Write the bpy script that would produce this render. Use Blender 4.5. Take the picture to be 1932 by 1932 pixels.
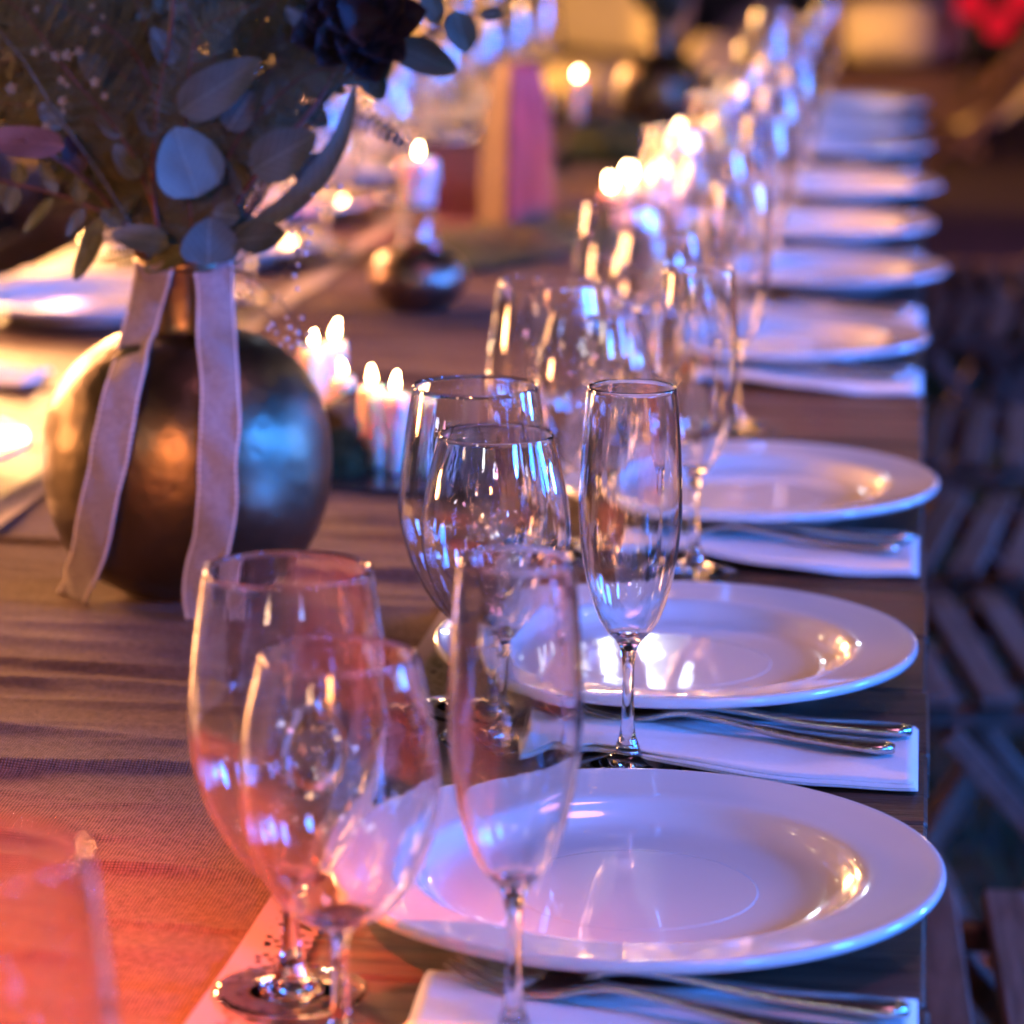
import bpy, bmesh, math, random
from mathutils import Vector, Matrix, noise

for o in list(bpy.data.objects):
    bpy.data.objects.remove(o, do_unlink=True)
SC = bpy.context.scene
COL = SC.collection
R = math.radians
T = 0.76                     # height of the table top above the ground

# ------------------------------------------------------------------ camera
FPX = 6050.5 / 1932.0
CAM = Vector((-0.0203, 0.0, T + 0.5143))
PITCH, YAW, ROLL = R(11.988), R(7.026), R(0.33)
_f0 = Vector((-math.sin(YAW), math.cos(YAW), 0))
_rt = Vector((math.cos(YAW), math.sin(YAW), 0))
FWD = _f0 * math.cos(PITCH) + Vector((0, 0, -math.sin(PITCH)))
_up = _f0 * math.sin(PITCH) + Vector((0, 0, math.cos(PITCH)))
RT = _rt * math.cos(ROLL) + _up * math.sin(ROLL)
UP = _up * math.cos(ROLL) - _rt * math.sin(ROLL)
cd = bpy.data.cameras.new('camera')
cam = bpy.data.objects.new('camera', cd)
COL.objects.link(cam)
m = Matrix((RT, UP, -FWD)).transposed().to_4x4()
m.translation = CAM
cam.matrix_world = m
cd.sensor_fit = 'HORIZONTAL'
cd.sensor_width = 36.0
cd.lens = 36.0 * FPX
cd.clip_start = 0.05
cd.clip_end = 300
cd.dof.use_dof = True
cd.dof.focus_distance = 1.70
cd.dof.aperture_fstop = 112.7 / 17.0
SC.camera = cam


def at(px, py, Y):
    """the point of the place seen at photo position (px, py of 1932) that lies Y metres down the table; z is absolute"""
    u, v = (px - 966) / 1932.0 / FPX, (py - 966) / 1932.0 / FPX
    d = FWD + RT * u - UP * v
    return CAM + d * ((Y - CAM.y) / d.y)


# ------------------------------------------------------------------ world: last light of dusk
W = bpy.data.worlds.new('World')
SC.world = W
W.use_nodes = True
nt = W.node_tree
nt.nodes.clear()
sky = nt.nodes.new('ShaderNodeTexSky')
sky.sky_type = 'NISHITA'
sky.sun_disc = False
sky.sun_elevation = R(-3.0)
sky.sun_rotation = R(200)
bg = nt.nodes.new('ShaderNodeBackground')
bg.inputs['Strength'].default_value = 0.07
wo = nt.nodes.new('ShaderNodeOutputWorld')
nt.links.new(sky.outputs[0], bg.inputs['Color'])
nt.links.new(bg.outputs[0], wo.inputs['Surface'])


# ------------------------------------------------------------------ party lights and added highlight lamps (all outside the frame)
def spot(name, loc, aim, col, power, size=60, blend=0.6, rad=0.12):
    l = bpy.data.lights.new(name, 'SPOT')
    l.color = col
    l.energy = power
    l.spot_size = R(size)
    l.spot_blend = blend
    l.shadow_soft_size = rad
    o = bpy.data.objects.new(name, l)
    COL.objects.link(o)
    o.location = loc
    o.rotation_euler = (Vector(aim) - Vector(loc)).to_track_quat('-Z', 'Y').to_euler()
    return o


spot('blue_par_light', (2.6, 1.2, T + 0.90), (-0.3, 2.2, T), (0.02, 0.19, 1.0), 520, 95, 0.5, 0.24)
spot('blue_highlight_low', (2.3, 2.3, T + 0.50), (-0.3, 2.2, T), (0.02, 0.20, 1.0), 210, 95, 0.5, 0.20)  # duplicate blue spot, added lower down for more streaks in the glass
spot('blue_highlight_near', (2.0, -0.5, T + 1.15), (-0.3, 1.9, T), (0.03, 0.22, 1.0), 210, 80, 0.5, 0.20)  # second blue duplicate, added to multiply reflections in the glasses
spot('blue_par_light_far', (2.6, 4.6, T + 0.85), (-0.3, 4.8, T), (0.04, 0.20, 1.0), 640, 95, 0.5, 0.30)
spot('red_par_light', (-0.45, -2.8, T + 1.15), (-0.60, 2.1, T + 0.0), (1.0, 0.30, 0.08), 600, 8.5, 0.6, 0.12)
spot('pink_wash_light', (0.55, 1.6, T + 2.6), (-0.3, 2.8, T), (1.0, 0.36, 0.62), 54, 110, 0.6, 0.3)
spot('amber_par_light', (-2.6, 4.7, T + 0.86), (-0.4, 2.6, T), (1.0, 0.39, 0.15), 680, 100, 0.5, 0.26)
spot('amber_highlight_low', (-2.2, 3.7, T + 0.50), (-0.4, 2.4, T), (1.0, 0.40, 0.14), 120, 90, 0.5, 0.14)  # duplicate amber spot, added low for extra glass highlights
spot('amber_highlight_high', (-2.5, 5.7, T + 1.45), (-0.4, 3.0, T), (1.0, 0.40, 0.16), 380, 90, 0.5, 0.20)  # amber duplicate added higher up for further reflections
spot('amber_par_light_far', (-2.5, 7.3, T + 0.95), (-0.5, 5.0, T), (1.0, 0.48, 0.16), 600, 90, 0.5, 0.3)
spot('orange_spot_light', (-1.08, 1.28, T + 1.05), (-0.66, 1.20, T), (1.0, 0.105, 0.014), 720, 47, 0.9, 0.05)
spot('amber_lantern_low', (-2.3, 2.35, T + 0.20), (-0.3, 1.5, T + 0.1), (1.0, 0.42, 0.15), 70, 100, 0.5, 0.10)
spot('amber_lantern', (-2.4, 2.75, T + 0.60), (-0.3, 1.5, T), (1.0, 0.42, 0.15), 60, 100, 0.5, 0.10)
spot('amber_sparkle_far', (-2.2, 4.1, T + 0.25), (-0.3, 3.2, T + 0.1), (1.0, 0.45, 0.16), 70, 100, 0.5, 0.10)  # added unseen lamp that gives the far glasses their sparkles
spot('amber_sparkle_back', (-1.9, 6.7, T + 0.35), (-0.4, 5.2, T + 0.1), (1.0, 0.48, 0.16), 120, 100, 0.5, 0.10)  # added unseen lamp for amber glints in the rear glasses
spot('blue_sparkle', (2.0, 3.1, T + 0.26), (-0.3, 2.6, T + 0.1), (0.06, 0.26, 1.0), 120, 110, 0.5, 0.10)  # added unseen blue lamp for sparkles in the glass rows
spot('magenta_par_light', (2.4, 2.7, T + 2.2), (-0.5, 4.06, T + 0.10), (1.0, 0.02, 0.14), 1300, 6.5, 0.6, 0.1)
spot('lounge_amber_light', (-5.4, 12.3, 0.85), (-0.4, 13.0, 0.45), (1.0, 0.42, 0.06), 2300, 50, 0.5, 0.2)
spot('lounge_amber_light_front', (-4.2, 9.4, 1.2), (-1.2, 13.0, 0.4), (1.0, 0.44, 0.07), 900, 36, 0.5, 0.2)
spot('lounge_violet_light', (2.5, 6.5, 2.8), (0.0, 12.5, 0.1), (0.8, 0.36, 1.0), 420, 55, 0.6, 0.2)
for k, (x_, y_, z_) in enumerate([(-1.9, -1.0, 1.95), (-1.55, -1.25, 2.1), (-1.2, -1.35, 1.9), (1.2, -1.1, 2.2)]):   # cold white bulbs behind the photographer
    l = bpy.data.lights.new('white_bulb', 'POINT')
    l.color = (0.88, 1.0, 0.90)
    l.energy = 5.0
    l.shadow_soft_size = 0.045
    o = bpy.data.objects.new('white_bulb', l)
    COL.objects.link(o)
    o.location = (x_, y_, z_)
random.seed(9)
for k in range(26):          # added ring of unseen point lamps for glass sparkle and purple fill
    a_ = -0.35 + k * 0.27
    l = bpy.data.lights.new('sparkle_lamp', 'POINT')
    l.color = [(1.0, 0.60, 0.30), (0.70, 0.80, 1.0), (1.0, 0.42, 0.62), (0.22, 0.42, 1.0)][k % 4]
    l.energy = 4.8
    l.shadow_soft_size = 0.040
    o = bpy.data.objects.new('sparkle_lamp', l)
    COL.objects.link(o)
    rr_ = random.uniform(3.6, 5.2)
    o.location = (-0.5 + rr_ * math.sin(a_), 2.2 - rr_ * math.cos(a_), random.uniform(1.15, 2.5))
random.seed(4)
for i in range(9):           # globe bulbs of the festoon strings overhead
    for sx in (-1.7, 0.9):
        l = bpy.data.lights.new('festoon_bulb', 'POINT')
        l.color = (1.0, 0.74, 0.42)
        l.energy = 1.8
        l.shadow_soft_size = 0.020
        o = bpy.data.objects.new('festoon_bulb', l)
        COL.objects.link(o)
        o.location = (sx + random.uniform(-.1, .1), -1.6 + i * 0.95, 2.25 + 0.22 * abs(math.sin(i * 0.9)))

SC.view_settings.view_transform = 'Standard'
SC.view_settings.look = 'None'
SC.view_settings.exposure = 0.0
SC.view_settings.gamma = 1.0
SC.view_settings.use_curve_mapping = False
cy = SC.cycles
cy.max_bounces = 14
cy.use_adaptive_sampling = True
cy.adaptive_threshold = 0.04
cy.diffuse_bounces = 3
cy.glossy_bounces = 6
cy.transmission_bounces = 14
cy.transparent_max_bounces = 12
cy.caustics_reflective = False
cy.caustics_refractive = True
cy.blur_glossy = 0.6
cy.sample_clamp_indirect = 25.0
cy.use_denoising = True


# ================================================================== helpers
def mesh_obj(name, verts, faces, mat=None, parent=None, smooth=True, loc=None):
    me = bpy.data.meshes.new(name)
    me.from_pydata([tuple(v) for v in verts], [], faces)
    me.update()
    if smooth:
        me.polygons.foreach_set('use_smooth', [True] * len(me.polygons))
    if mat:
        me.materials.append(mat)
    return link(name, me, parent, loc)


def link(name, data, parent=None, loc=None, rotz=0.0):
    o = bpy.data.objects.new(name, data)
    COL.objects.link(o)
    if parent:
        o.parent = parent
    if loc is not None:
        o.location = loc
    if rotz:
        o.rotation_euler.z = rotz
    return o


def tag(o, label=None, cat=None, group=None, kind=None):
    if label:
        o['label'] = label
    if cat:
        o['category'] = cat
    if group:
        o['group'] = group
    if kind:
        o['kind'] = kind
    return o


def thing(name, label, cat, loc=(0, 0, 0), rotz=0.0, group=None):
    return tag(link(name, None, None, loc, rotz), label, cat, group)


def copy_tree(o, parent=None):
    c = o.copy()
    COL.objects.link(c)
    c.parent = parent
    for ch in list(o.children):
        copy_tree(ch, c)
    return c


class MB:
    """collects shapes for one mesh"""
    def __init__(s):
        s.v = []
        s.f = []

    def add(s, vs, fs):
        n = len(s.v)
        s.v += [Vector(v) for v in vs]
        s.f += [tuple(i + n for i in f) for f in fs]

    def box(s, c, size, M=None, b=0.0):
        """box, with chamfered long edges when b > 0"""
        x, y, z = size[0] / 2, size[1] / 2, size[2] / 2
        c = Vector(c)
        if b <= 0:
            vs = [Vector((i * x, j * y, k * z)) for i in (-1, 1) for j in (-1, 1) for k in (-1, 1)]
            fs = [(0, 1, 3, 2), (4, 6, 7, 5), (0, 4, 5, 1), (2, 3, 7, 6), (0, 2, 6, 4), (1, 5, 7, 3)]
        else:
            bm = bmesh.new()
            bmesh.ops.create_cube(bm, size=1.0)
            for v in bm.verts:
                v.co = Vector((v.co.x * 2 * x, v.co.y * 2 * y, v.co.z * 2 * z))
            bmesh.ops.bevel(bm, geom=bm.edges[:], offset=b, segments=2 if b > 0.01 else 1, affect='EDGES')
            bm.verts.index_update()
            vs = [v.co.copy() for v in bm.verts]
            fs = [tuple(v.index for v in f.verts) for f in bm.faces]
            bm.free()
        if M is not None:
            vs = [M @ v for v in vs]
        s.add([v + c for v in vs], fs)

    def bar(s, a, b_, w, h, upv=(0, 0, 1), bev=0.002):
        a, b_ = Vector(a), Vector(b_)
        d = (b_ - a)
        L = d.length
        d.normalize()
        y = Vector(upv).cross(d)
        if y.length < 1e-4:
            y = Vector((0, 1, 0)).cross(d)
        y.normalize()
        z = d.cross(y)
        M = Matrix((d, y, z)).transposed()
        s.box((a + b_) / 2, (L, w, h), M, bev)

    def tube(s, pts, rad, n=6, cap=True):
        pts = [Vector(p) for p in pts]
        rings = []
        prev = None
        for i, p in enumerate(pts):
            d = (pts[min(i + 1, len(pts) - 1)] - pts[max(i - 1, 0)])
            d.normalize()
            if prev is None:
                a = d.cross(Vector((0, 0, 1)))
                if a.length < 0.1:
                    a = d.cross(Vector((1, 0, 0)))
                prev = a.normalized()
            a = (prev - d * prev.dot(d)).normalized()
            prev = a
            b = d.cross(a)
            r = rad[i] if isinstance(rad, (list, tuple)) else rad
            rings.append([p + (a * math.cos(2 * math.pi * k / n) + b * math.sin(2 * math.pi * k / n)) * r for k in range(n)])
        vs = [v for ring in rings for v in ring]
        fs = []
        for i in range(len(rings) - 1):
            for k in range(n):
                k2 = (k + 1) % n
                fs.append((i * n + k, i * n + k2, (i + 1) * n + k2, (i + 1) * n + k))
        if cap:
            fs.append(tuple(range(n))[::-1])
            fs.append(tuple((len(rings) - 1) * n + k for k in range(n)))
        s.add(vs, fs)

    def lathe(s, prof, n=32, c=(0, 0, 0), wob=None):
        c = Vector(c)
        vs, fs, idx = [], [], []
        for (r, z) in prof:
            if r < 1e-6:
                idx.append([len(vs)])
                vs.append(c + Vector((0, 0, z)))
            else:
                row = []
                for k in range(n):
                    a = 2 * math.pi * k / n
                    rr = r * (wob(a, z) if wob else 1.0)
                    row.append(len(vs))
                    vs.append(c + Vector((rr * math.cos(a), rr * math.sin(a), z)))
                idx.append(row)
        for A, B in zip(idx, idx[1:]):
            if len(A) == 1 and len(B) == 1:
                continue
            for k in range(n):
                k2 = (k + 1) % n
                if len(A) == 1:
                    fs.append((A[0], B[k2], B[k]))
                elif len(B) == 1:
                    fs.append((A[k], A[k2], B[0]))
                else:
                    fs.append((A[k], A[k2], B[k2], B[k]))
        s.add(vs, fs)

    def build(s, name, mat, parent=None, smooth=False, loc=None):
        return mesh_obj(name, s.v, s.f, mat, parent, smooth, loc)


def spline(pts, sub=6):
    """Catmull-Rom through 2-D or 3-D points"""
    P = [Vector(p) if len(p) == 3 else Vector((p[0], p[1], 0)) for p in pts]
    out = []
    for i in range(len(P) - 1):
        p0, p1, p2, p3 = P[max(i - 1, 0)], P[i], P[i + 1], P[min(i + 2, len(P) - 1)]
        for k in range(sub):
            t = k / sub
            out.append(0.5 * ((2 * p1) + (p2 - p0) * t + (2 * p0 - 5 * p1 + 4 * p2 - p3) * t * t + (3 * p1 - p0 - 3 * p2 + p3) * t ** 3))
    out.append(P[-1])
    return out


def sp2(pts, sub=6):
    return [(max(v.x, 0.0), v.y) for v in spline(pts, sub)]


ORD = ['first', 'second', 'third', 'fourth', 'fifth', 'sixth', 'seventh', 'eighth', 'ninth', 'tenth', 'eleventh', 'twelfth']


# ================================================================== materials
def mat_new(name):
    mt = bpy.data.materials.new(name)
    mt.use_nodes = True
    n = mt.node_tree
    b = n.nodes.get('Principled BSDF')
    return mt, n, b


def N(n, kind, **kw):
    nd = n.nodes.new('ShaderNode' + kind)
    for k, v in kw.items():
        if k in nd.inputs:
            nd.inputs[k].default_value = v
        else:
            setattr(nd, k, v)
    return nd


def simple(name, col, rough=0.5, metal=0.0, var=0.0, scale=30.0, bump=0.0, bscale=60.0, **kw):
    mt, n, b = mat_new(name)
    b.inputs['Base Color'].default_value = (*col, 1)
    b.inputs['Roughness'].default_value = rough
    b.inputs['Metallic'].default_value = metal
    for k, v in kw.items():
        b.inputs[k.replace('_', ' ')].default_value = v
    tc = N(n, 'TexCoord')
    if var > 0:
        nz = N(n, 'TexNoise', Scale=scale, Detail=4.0)
        n.links.new(tc.outputs['Object'], nz.inputs['Vector'])
        cr = N(n, 'ValToRGB')
        cr.color_ramp.elements[0].position = 0.3
        cr.color_ramp.elements[1].position = 0.72
        cr.color_ramp.elements[0].color = (*[c * (1 - var) for c in col], 1)
        cr.color_ramp.elements[1].color = (*[min(1, c * (1 + var)) for c in col], 1)
        n.links.new(nz.outputs['Fac'], cr.inputs['Fac'])
        n.links.new(cr.outputs['Color'], b.inputs['Base Color'])
    if bump > 0:
        nb = N(n, 'TexNoise', Scale=bscale, Detail=5.0)
        n.links.new(tc.outputs['Object'], nb.inputs['Vector'])
        bp = N(n, 'Bump', Strength=bump, Distance=0.002)
        n.links.new(nb.outputs['Fac'], bp.inputs['Height'])
        n.links.new(bp.outputs['Normal'], b.inputs['Normal'])
    return mt


def wood(name, dark, light, along=(1, 22, 22), rough=0.5, bump=0.35):
    mt, n, b = mat_new(name)
    tc = N(n, 'TexCoord')
    oi = N(n, 'ObjectInfo')
    mp = N(n, 'Mapping')
    mp.inputs['Scale'].default_value = along
    n.links.new(tc.outputs['Object'], mp.inputs['Vector'])
    off = N(n, 'VectorMath', operation='SCALE')
    off.inputs[0].default_value = (13, 7, 5)
    n.links.new(oi.outputs['Random'], off.inputs['Scale'])
    n.links.new(off.outputs['Vector'], mp.inputs['Location'])
    nz = N(n, 'TexNoise', Scale=4.0, Detail=9.0, Roughness=0.65, Distortion=0.6)
    n.links.new(mp.outputs['Vector'], nz.inputs['Vector'])
    cr = N(n, 'ValToRGB')
    cr.color_ramp.elements[0].position = 0.34
    cr.color_ramp.elements[1].position = 0.68
    cr.color_ramp.elements[0].color = (*dark, 1)
    cr.color_ramp.elements[1].color = (*light, 1)
    n.links.new(nz.outputs['Fac'], cr.inputs['Fac'])
    hs = N(n, 'HueSaturation')
    mr = N(n, 'MapRange')
    mr.inputs['To Min'].default_value = 0.72
    mr.inputs['To Max'].default_value = 1.3
    n.links.new(oi.outputs['Random'], mr.inputs['Value'])
    n.links.new(mr.outputs['Result'], hs.inputs['Value'])
    n.links.new(cr.outputs['Color'], hs.inputs['Color'])
    n.links.new(hs.outputs['Color'], b.inputs['Base Color'])
    rr = N(n, 'MapRange')
    rr.inputs['To Min'].default_value = rough - 0.1
    rr.inputs['To Max'].default_value = rough + 0.2
    n.links.new(nz.outputs['Fac'], rr.inputs['Value'])
    n.links.new(rr.outputs['Result'], b.inputs['Roughness'])
    bp = N(n, 'Bump', Strength=bump, Distance=0.003)
    n.links.new(nz.outputs['Fac'], bp.inputs['Height'])
    n.links.new(bp.outputs['Normal'], b.inputs['Normal'])
    return mt


def weave(name, col, col2, scale=900.0, bump=0.6, rough=0.9, up='Y'):
    """woven cloth: crossing threads in object space"""
    mt, n, b = mat_new(name)
    tc = N(n, 'TexCoord')
    w1 = N(n, 'TexWave', Scale=scale / 6.28, Distortion=0.35, Detail=1.0)
    w1.bands_direction = 'X'
    w2 = N(n, 'TexWave', Scale=scale / 6.28, Distortion=0.35, Detail=1.0)
    w2.bands_direction = up
    for w in (w1, w2):
        n.links.new(tc.outputs['Object'], w.inputs['Vector'])
    mx = N(n, 'Math', operation='MULTIPLY')
    n.links.new(w1.outputs['Fac'], mx.inputs[0])
    n.links.new(w2.outputs['Fac'], mx.inputs[1])
    nz = N(n, 'TexNoise', Scale=240.0, Detail=5.0, Roughness=0.7)
    n.links.new(tc.outputs['Object'], nz.inputs['Vector'])
    ad = N(n, 'Math', operation='ADD')
    n.links.new(mx.outputs[0], ad.inputs[0])
    n.links.new(nz.outputs['Fac'], ad.inputs[1])
    cr = N(n, 'ValToRGB')
    cr.color_ramp.elements[0].position = 0.4
    cr.color_ramp.elements[1].position = 1.2 if False else 1.0
    cr.color_ramp.elements[0].color = (*col2, 1)
    cr.color_ramp.elements[1].color = (*col, 1)
    n.links.new(ad.outputs[0], cr.inputs['Fac'])
    n.links.new(cr.outputs['Color'], b.inputs['Base Color'])
    b.inputs['Roughness'].default_value = rough
    b.inputs['Specular IOR Level'].default_value = 0.15
    if 'Sheen Weight' in b.inputs:
        b.inputs['Sheen Weight'].default_value = 0.0
    bp = N(n, 'Bump', Strength=bump, Distance=0.0008)
    n.links.new(ad.outputs[0], bp.inputs['Height'])
    n.links.new(bp.outputs['Normal'], b.inputs['Normal'])
    return mt


def glass(name, col=(1, 1, 1), ior=1.48, haze=0.0):
    mt, n, b = mat_new(name)
    n.nodes.remove(b)
    gl = N(n, 'BsdfGlass', Roughness=0.0, IOR=ior)
    gl.inputs['Color'].default_value = (*col, 1)
    n.links.new(gl.outputs[0], n.nodes['Material Output'].inputs['Surface'])
    return mt


def streaky_glass(name, ior=1.5):
    """clear blown glass with a breath of drying streaks on its skin"""
    mt, n, b = mat_new(name)
    n.nodes.remove(b)
    gl = N(n, 'BsdfGlass', Roughness=0.0, IOR=ior)
    tc = N(n, 'TexCoord')
    mp = N(n, 'Mapping')
    mp.inputs['Scale'].default_value = (150, 150, 9)
    n.links.new(tc.outputs['Object'], mp.inputs['Vector'])
    nz = N(n, 'TexNoise', Scale=1.0, Detail=6.0, Roughness=0.7)
    n.links.new(mp.outputs['Vector'], nz.inputs['Vector'])
    mr = N(n, 'MapRange')
    mr.inputs['From Min'].default_value = 0.52
    mr.inputs['From Max'].default_value = 0.85
    mr.inputs['To Min'].default_value = 0.004
    mr.inputs['To Max'].default_value = 0.10
    n.links.new(nz.outputs['Fac'], mr.inputs['Value'])
    mb_ = N(n, 'Mapping')
    mb_.inputs['Scale'].default_value = (95, 95, 15)
    n.links.new(tc.outputs['Object'], mb_.inputs['Vector'])
    nb = N(n, 'TexNoise', Scale=1.0, Detail=2.5, Roughness=0.5)
    n.links.new(mb_.outputs['Vector'], nb.inputs['Vector'])
    bp = N(n, 'Bump', Strength=0.30, Distance=0.00045)
    n.links.new(nb.outputs['Fac'], bp.inputs['Height'])
    n.links.new(bp.outputs['Normal'], gl.inputs['Normal'])
    df = N(n, 'BsdfTranslucent')
    df.inputs['Color'].default_value = (0.9, 0.9, 0.9, 1)
    d2 = N(n, 'BsdfDiffuse')
    d2.inputs['Color'].default_value = (0.9, 0.9, 0.9, 1)
    m2 = N(n, 'MixShader')
    m2.inputs[0].default_value = 0.5
    n.links.new(df.outputs[0], m2.inputs[1])
    n.links.new(d2.outputs[0], m2.inputs[2])
    m3 = N(n, 'MixShader')
    n.links.new(mr.outputs['Result'], m3.inputs[0])
    n.links.new(gl.outputs[0], m3.inputs[1])
    n.links.new(m2.outputs[0], m3.inputs[2])
    n.links.new(m3.outputs[0], n.nodes['Material Output'].inputs['Surface'])
    return mt


def emit(name, col, s):
    mt, n, b = mat_new(name)
    n.nodes.remove(b)
    e = N(n, 'Emission', Strength=s)
    e.inputs['Color'].default_value = (*col, 1)
    n.links.new(e.outputs[0], n.nodes['Material Output'].inputs['Surface'])
    return mt


M_WOOD = wood('table_wood', (0.018, 0.009, 0.006), (0.17, 0.085, 0.05), (1.6, 30, 30), 0.38, 0.6)
M_CHAIR = wood('chair_wood', (0.080, 0.033, 0.022), (0.215, 0.100, 0.068), (22, 2, 22), 0.55)
M_BLOCK = wood('block_wood', (0.055, 0.03, 0.02), (0.15, 0.085, 0.055), (16, 16, 1.4), 0.6)
M_PALLET = wood('pallet_wood', (0.10, 0.055, 0.035), (0.24, 0.14, 0.09), (1, 12, 12), 0.7)
M_LINEN = weave('runner_linen', (0.235, 0.150, 0.118), (0.048, 0.030, 0.024), 1050, 1.0)
M_NAP = weave('napkin_linen', (0.86, 0.85, 0.84), (0.76, 0.75, 0.75), 3000, 0.25, 0.85)
M_RIB = weave('ribbon_cotton', (0.46, 0.42, 0.42), (0.24, 0.21, 0.22), 1500, 0.9, 0.9, 'Z')
M_STITCH = simple('stitch_thread', (0.78, 0.72, 0.70), 0.8)
M_PORC = simple('porcelain', (0.80, 0.79, 0.78), 0.16, 0.0, 0.02, 12.0, 0.02, 25.0, Coat_Weight=1.0, Coat_Roughness=0.025)
M_GLASS = glass('clear_glass', (1, 1, 1), 1.6)
M_BOWL = streaky_glass('blown_glass', 1.72)
M_STEEL = simple('polished_steel', (0.66, 0.62, 0.56), 0.27, 1.0, 0.05, 90.0, 0.03, 220.0)
M_WAX = simple('candle_wax', (0.88, 0.83, 0.74), 0.45, 0.0, 0.04, 40.0, 0.12, 60.0, Subsurface_Weight=1.0, Subsurface_Scale=0.03)
M_WICK = simple('wick', (0.03, 0.02, 0.02), 0.9)
M_FLAME, _n, _b = mat_new('flame')
_n.nodes.remove(_b)
_lw = N(_n, 'LayerWeight', Blend=0.5)
_cr = N(_n, 'ValToRGB')
_cr.color_ramp.elements[0].position = 0.10
_cr.color_ramp.elements[0].color = (1.0, 0.66, 0.32, 1)
_cr.color_ramp.elements[1].position = 0.95
_cr.color_ramp.elements[1].color = (0.020, 0.0055, 0.001, 1)
_md = _cr.color_ramp.elements.new(0.55)
_md.color = (0.55, 0.25, 0.07, 1)
_em = N(_n, 'Emission', Strength=210.0)
_n.links.new(_lw.outputs['Facing'], _cr.inputs['Fac'])
_n.links.new(_cr.outputs['Color'], _em.inputs['Color'])
_n.links.new(_em.outputs[0], _n.nodes['Material Output'].inputs['Surface'])
M_SLATE = simple('dark_slate', (0.025, 0.026, 0.03), 0.22, 0.0, 0.3, 25.0, 0.15, 90.0)
M_BARK = simple('bark', (0.085, 0.05, 0.032), 0.9, 0.0, 0.5, 35.0, 0.9, 70.0)
M_MOSS = simple('moss', (0.05, 0.065, 0.022), 0.95, 0.0, 0.5, 60.0, 0.9, 200.0)
M_BRONZE = simple('dark_bronze', (0.27, 0.19, 0.15), 0.36, 1.0, 0.35, 20.0, 0.12, 90.0)


def copper_material():
    mt, n, b = mat_new('hammered_copper')
    b.inputs['Metallic'].default_value = 1.0
    tc = N(n, 'TexCoord')
    nz = N(n, 'TexNoise', Scale=9.0, Detail=6.0, Roughness=0.6)
    n.links.new(tc.outputs['Object'], nz.inputs['Vector'])
    cr = N(n, 'ValToRGB')
    cr.color_ramp.elements[0].position = 0.3
    cr.color_ramp.elements[1].position = 0.7
    cr.color_ramp.elements[0].color = (0.115, 0.085, 0.055, 1)
    cr.color_ramp.elements[1].color = (0.215, 0.165, 0.108, 1)
    n.links.new(nz.outputs['Fac'], cr.inputs['Fac'])
    n.links.new(cr.outputs['Color'], b.inputs['Base Color'])
    mr = N(n, 'MapRange')
    mr.inputs['To Min'].default_value = 0.30
    mr.inputs['To Max'].default_value = 0.44
    n.links.new(nz.outputs['Fac'], mr.inputs['Value'])
    n.links.new(mr.outputs['Result'], b.inputs['Roughness'])
    vo = N(n, 'TexVoronoi', Scale=85.0)
    vo.feature = 'SMOOTH_F1'
    n.links.new(tc.outputs['Object'], vo.inputs['Vector'])
    n2 = N(n, 'TexNoise', Scale=380.0, Detail=3.0)
    n.links.new(tc.outputs['Object'], n2.inputs['Vector'])
    ad = N(n, 'Math', operation='MULTIPLY_ADD')
    ad.inputs[1].default_value = 0.35
    n.links.new(n2.outputs['Fac'], ad.inputs[0])
    n.links.new(vo.outputs['Distance'], ad.inputs[2])
    bp = N(n, 'Bump', Strength=0.16, Distance=0.004)
    n.links.new(ad.outputs[0], bp.inputs['Height'])
    n.links.new(bp.outputs['Normal'], b.inputs['Normal'])
    return mt


M_COPPER = copper_material()


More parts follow.
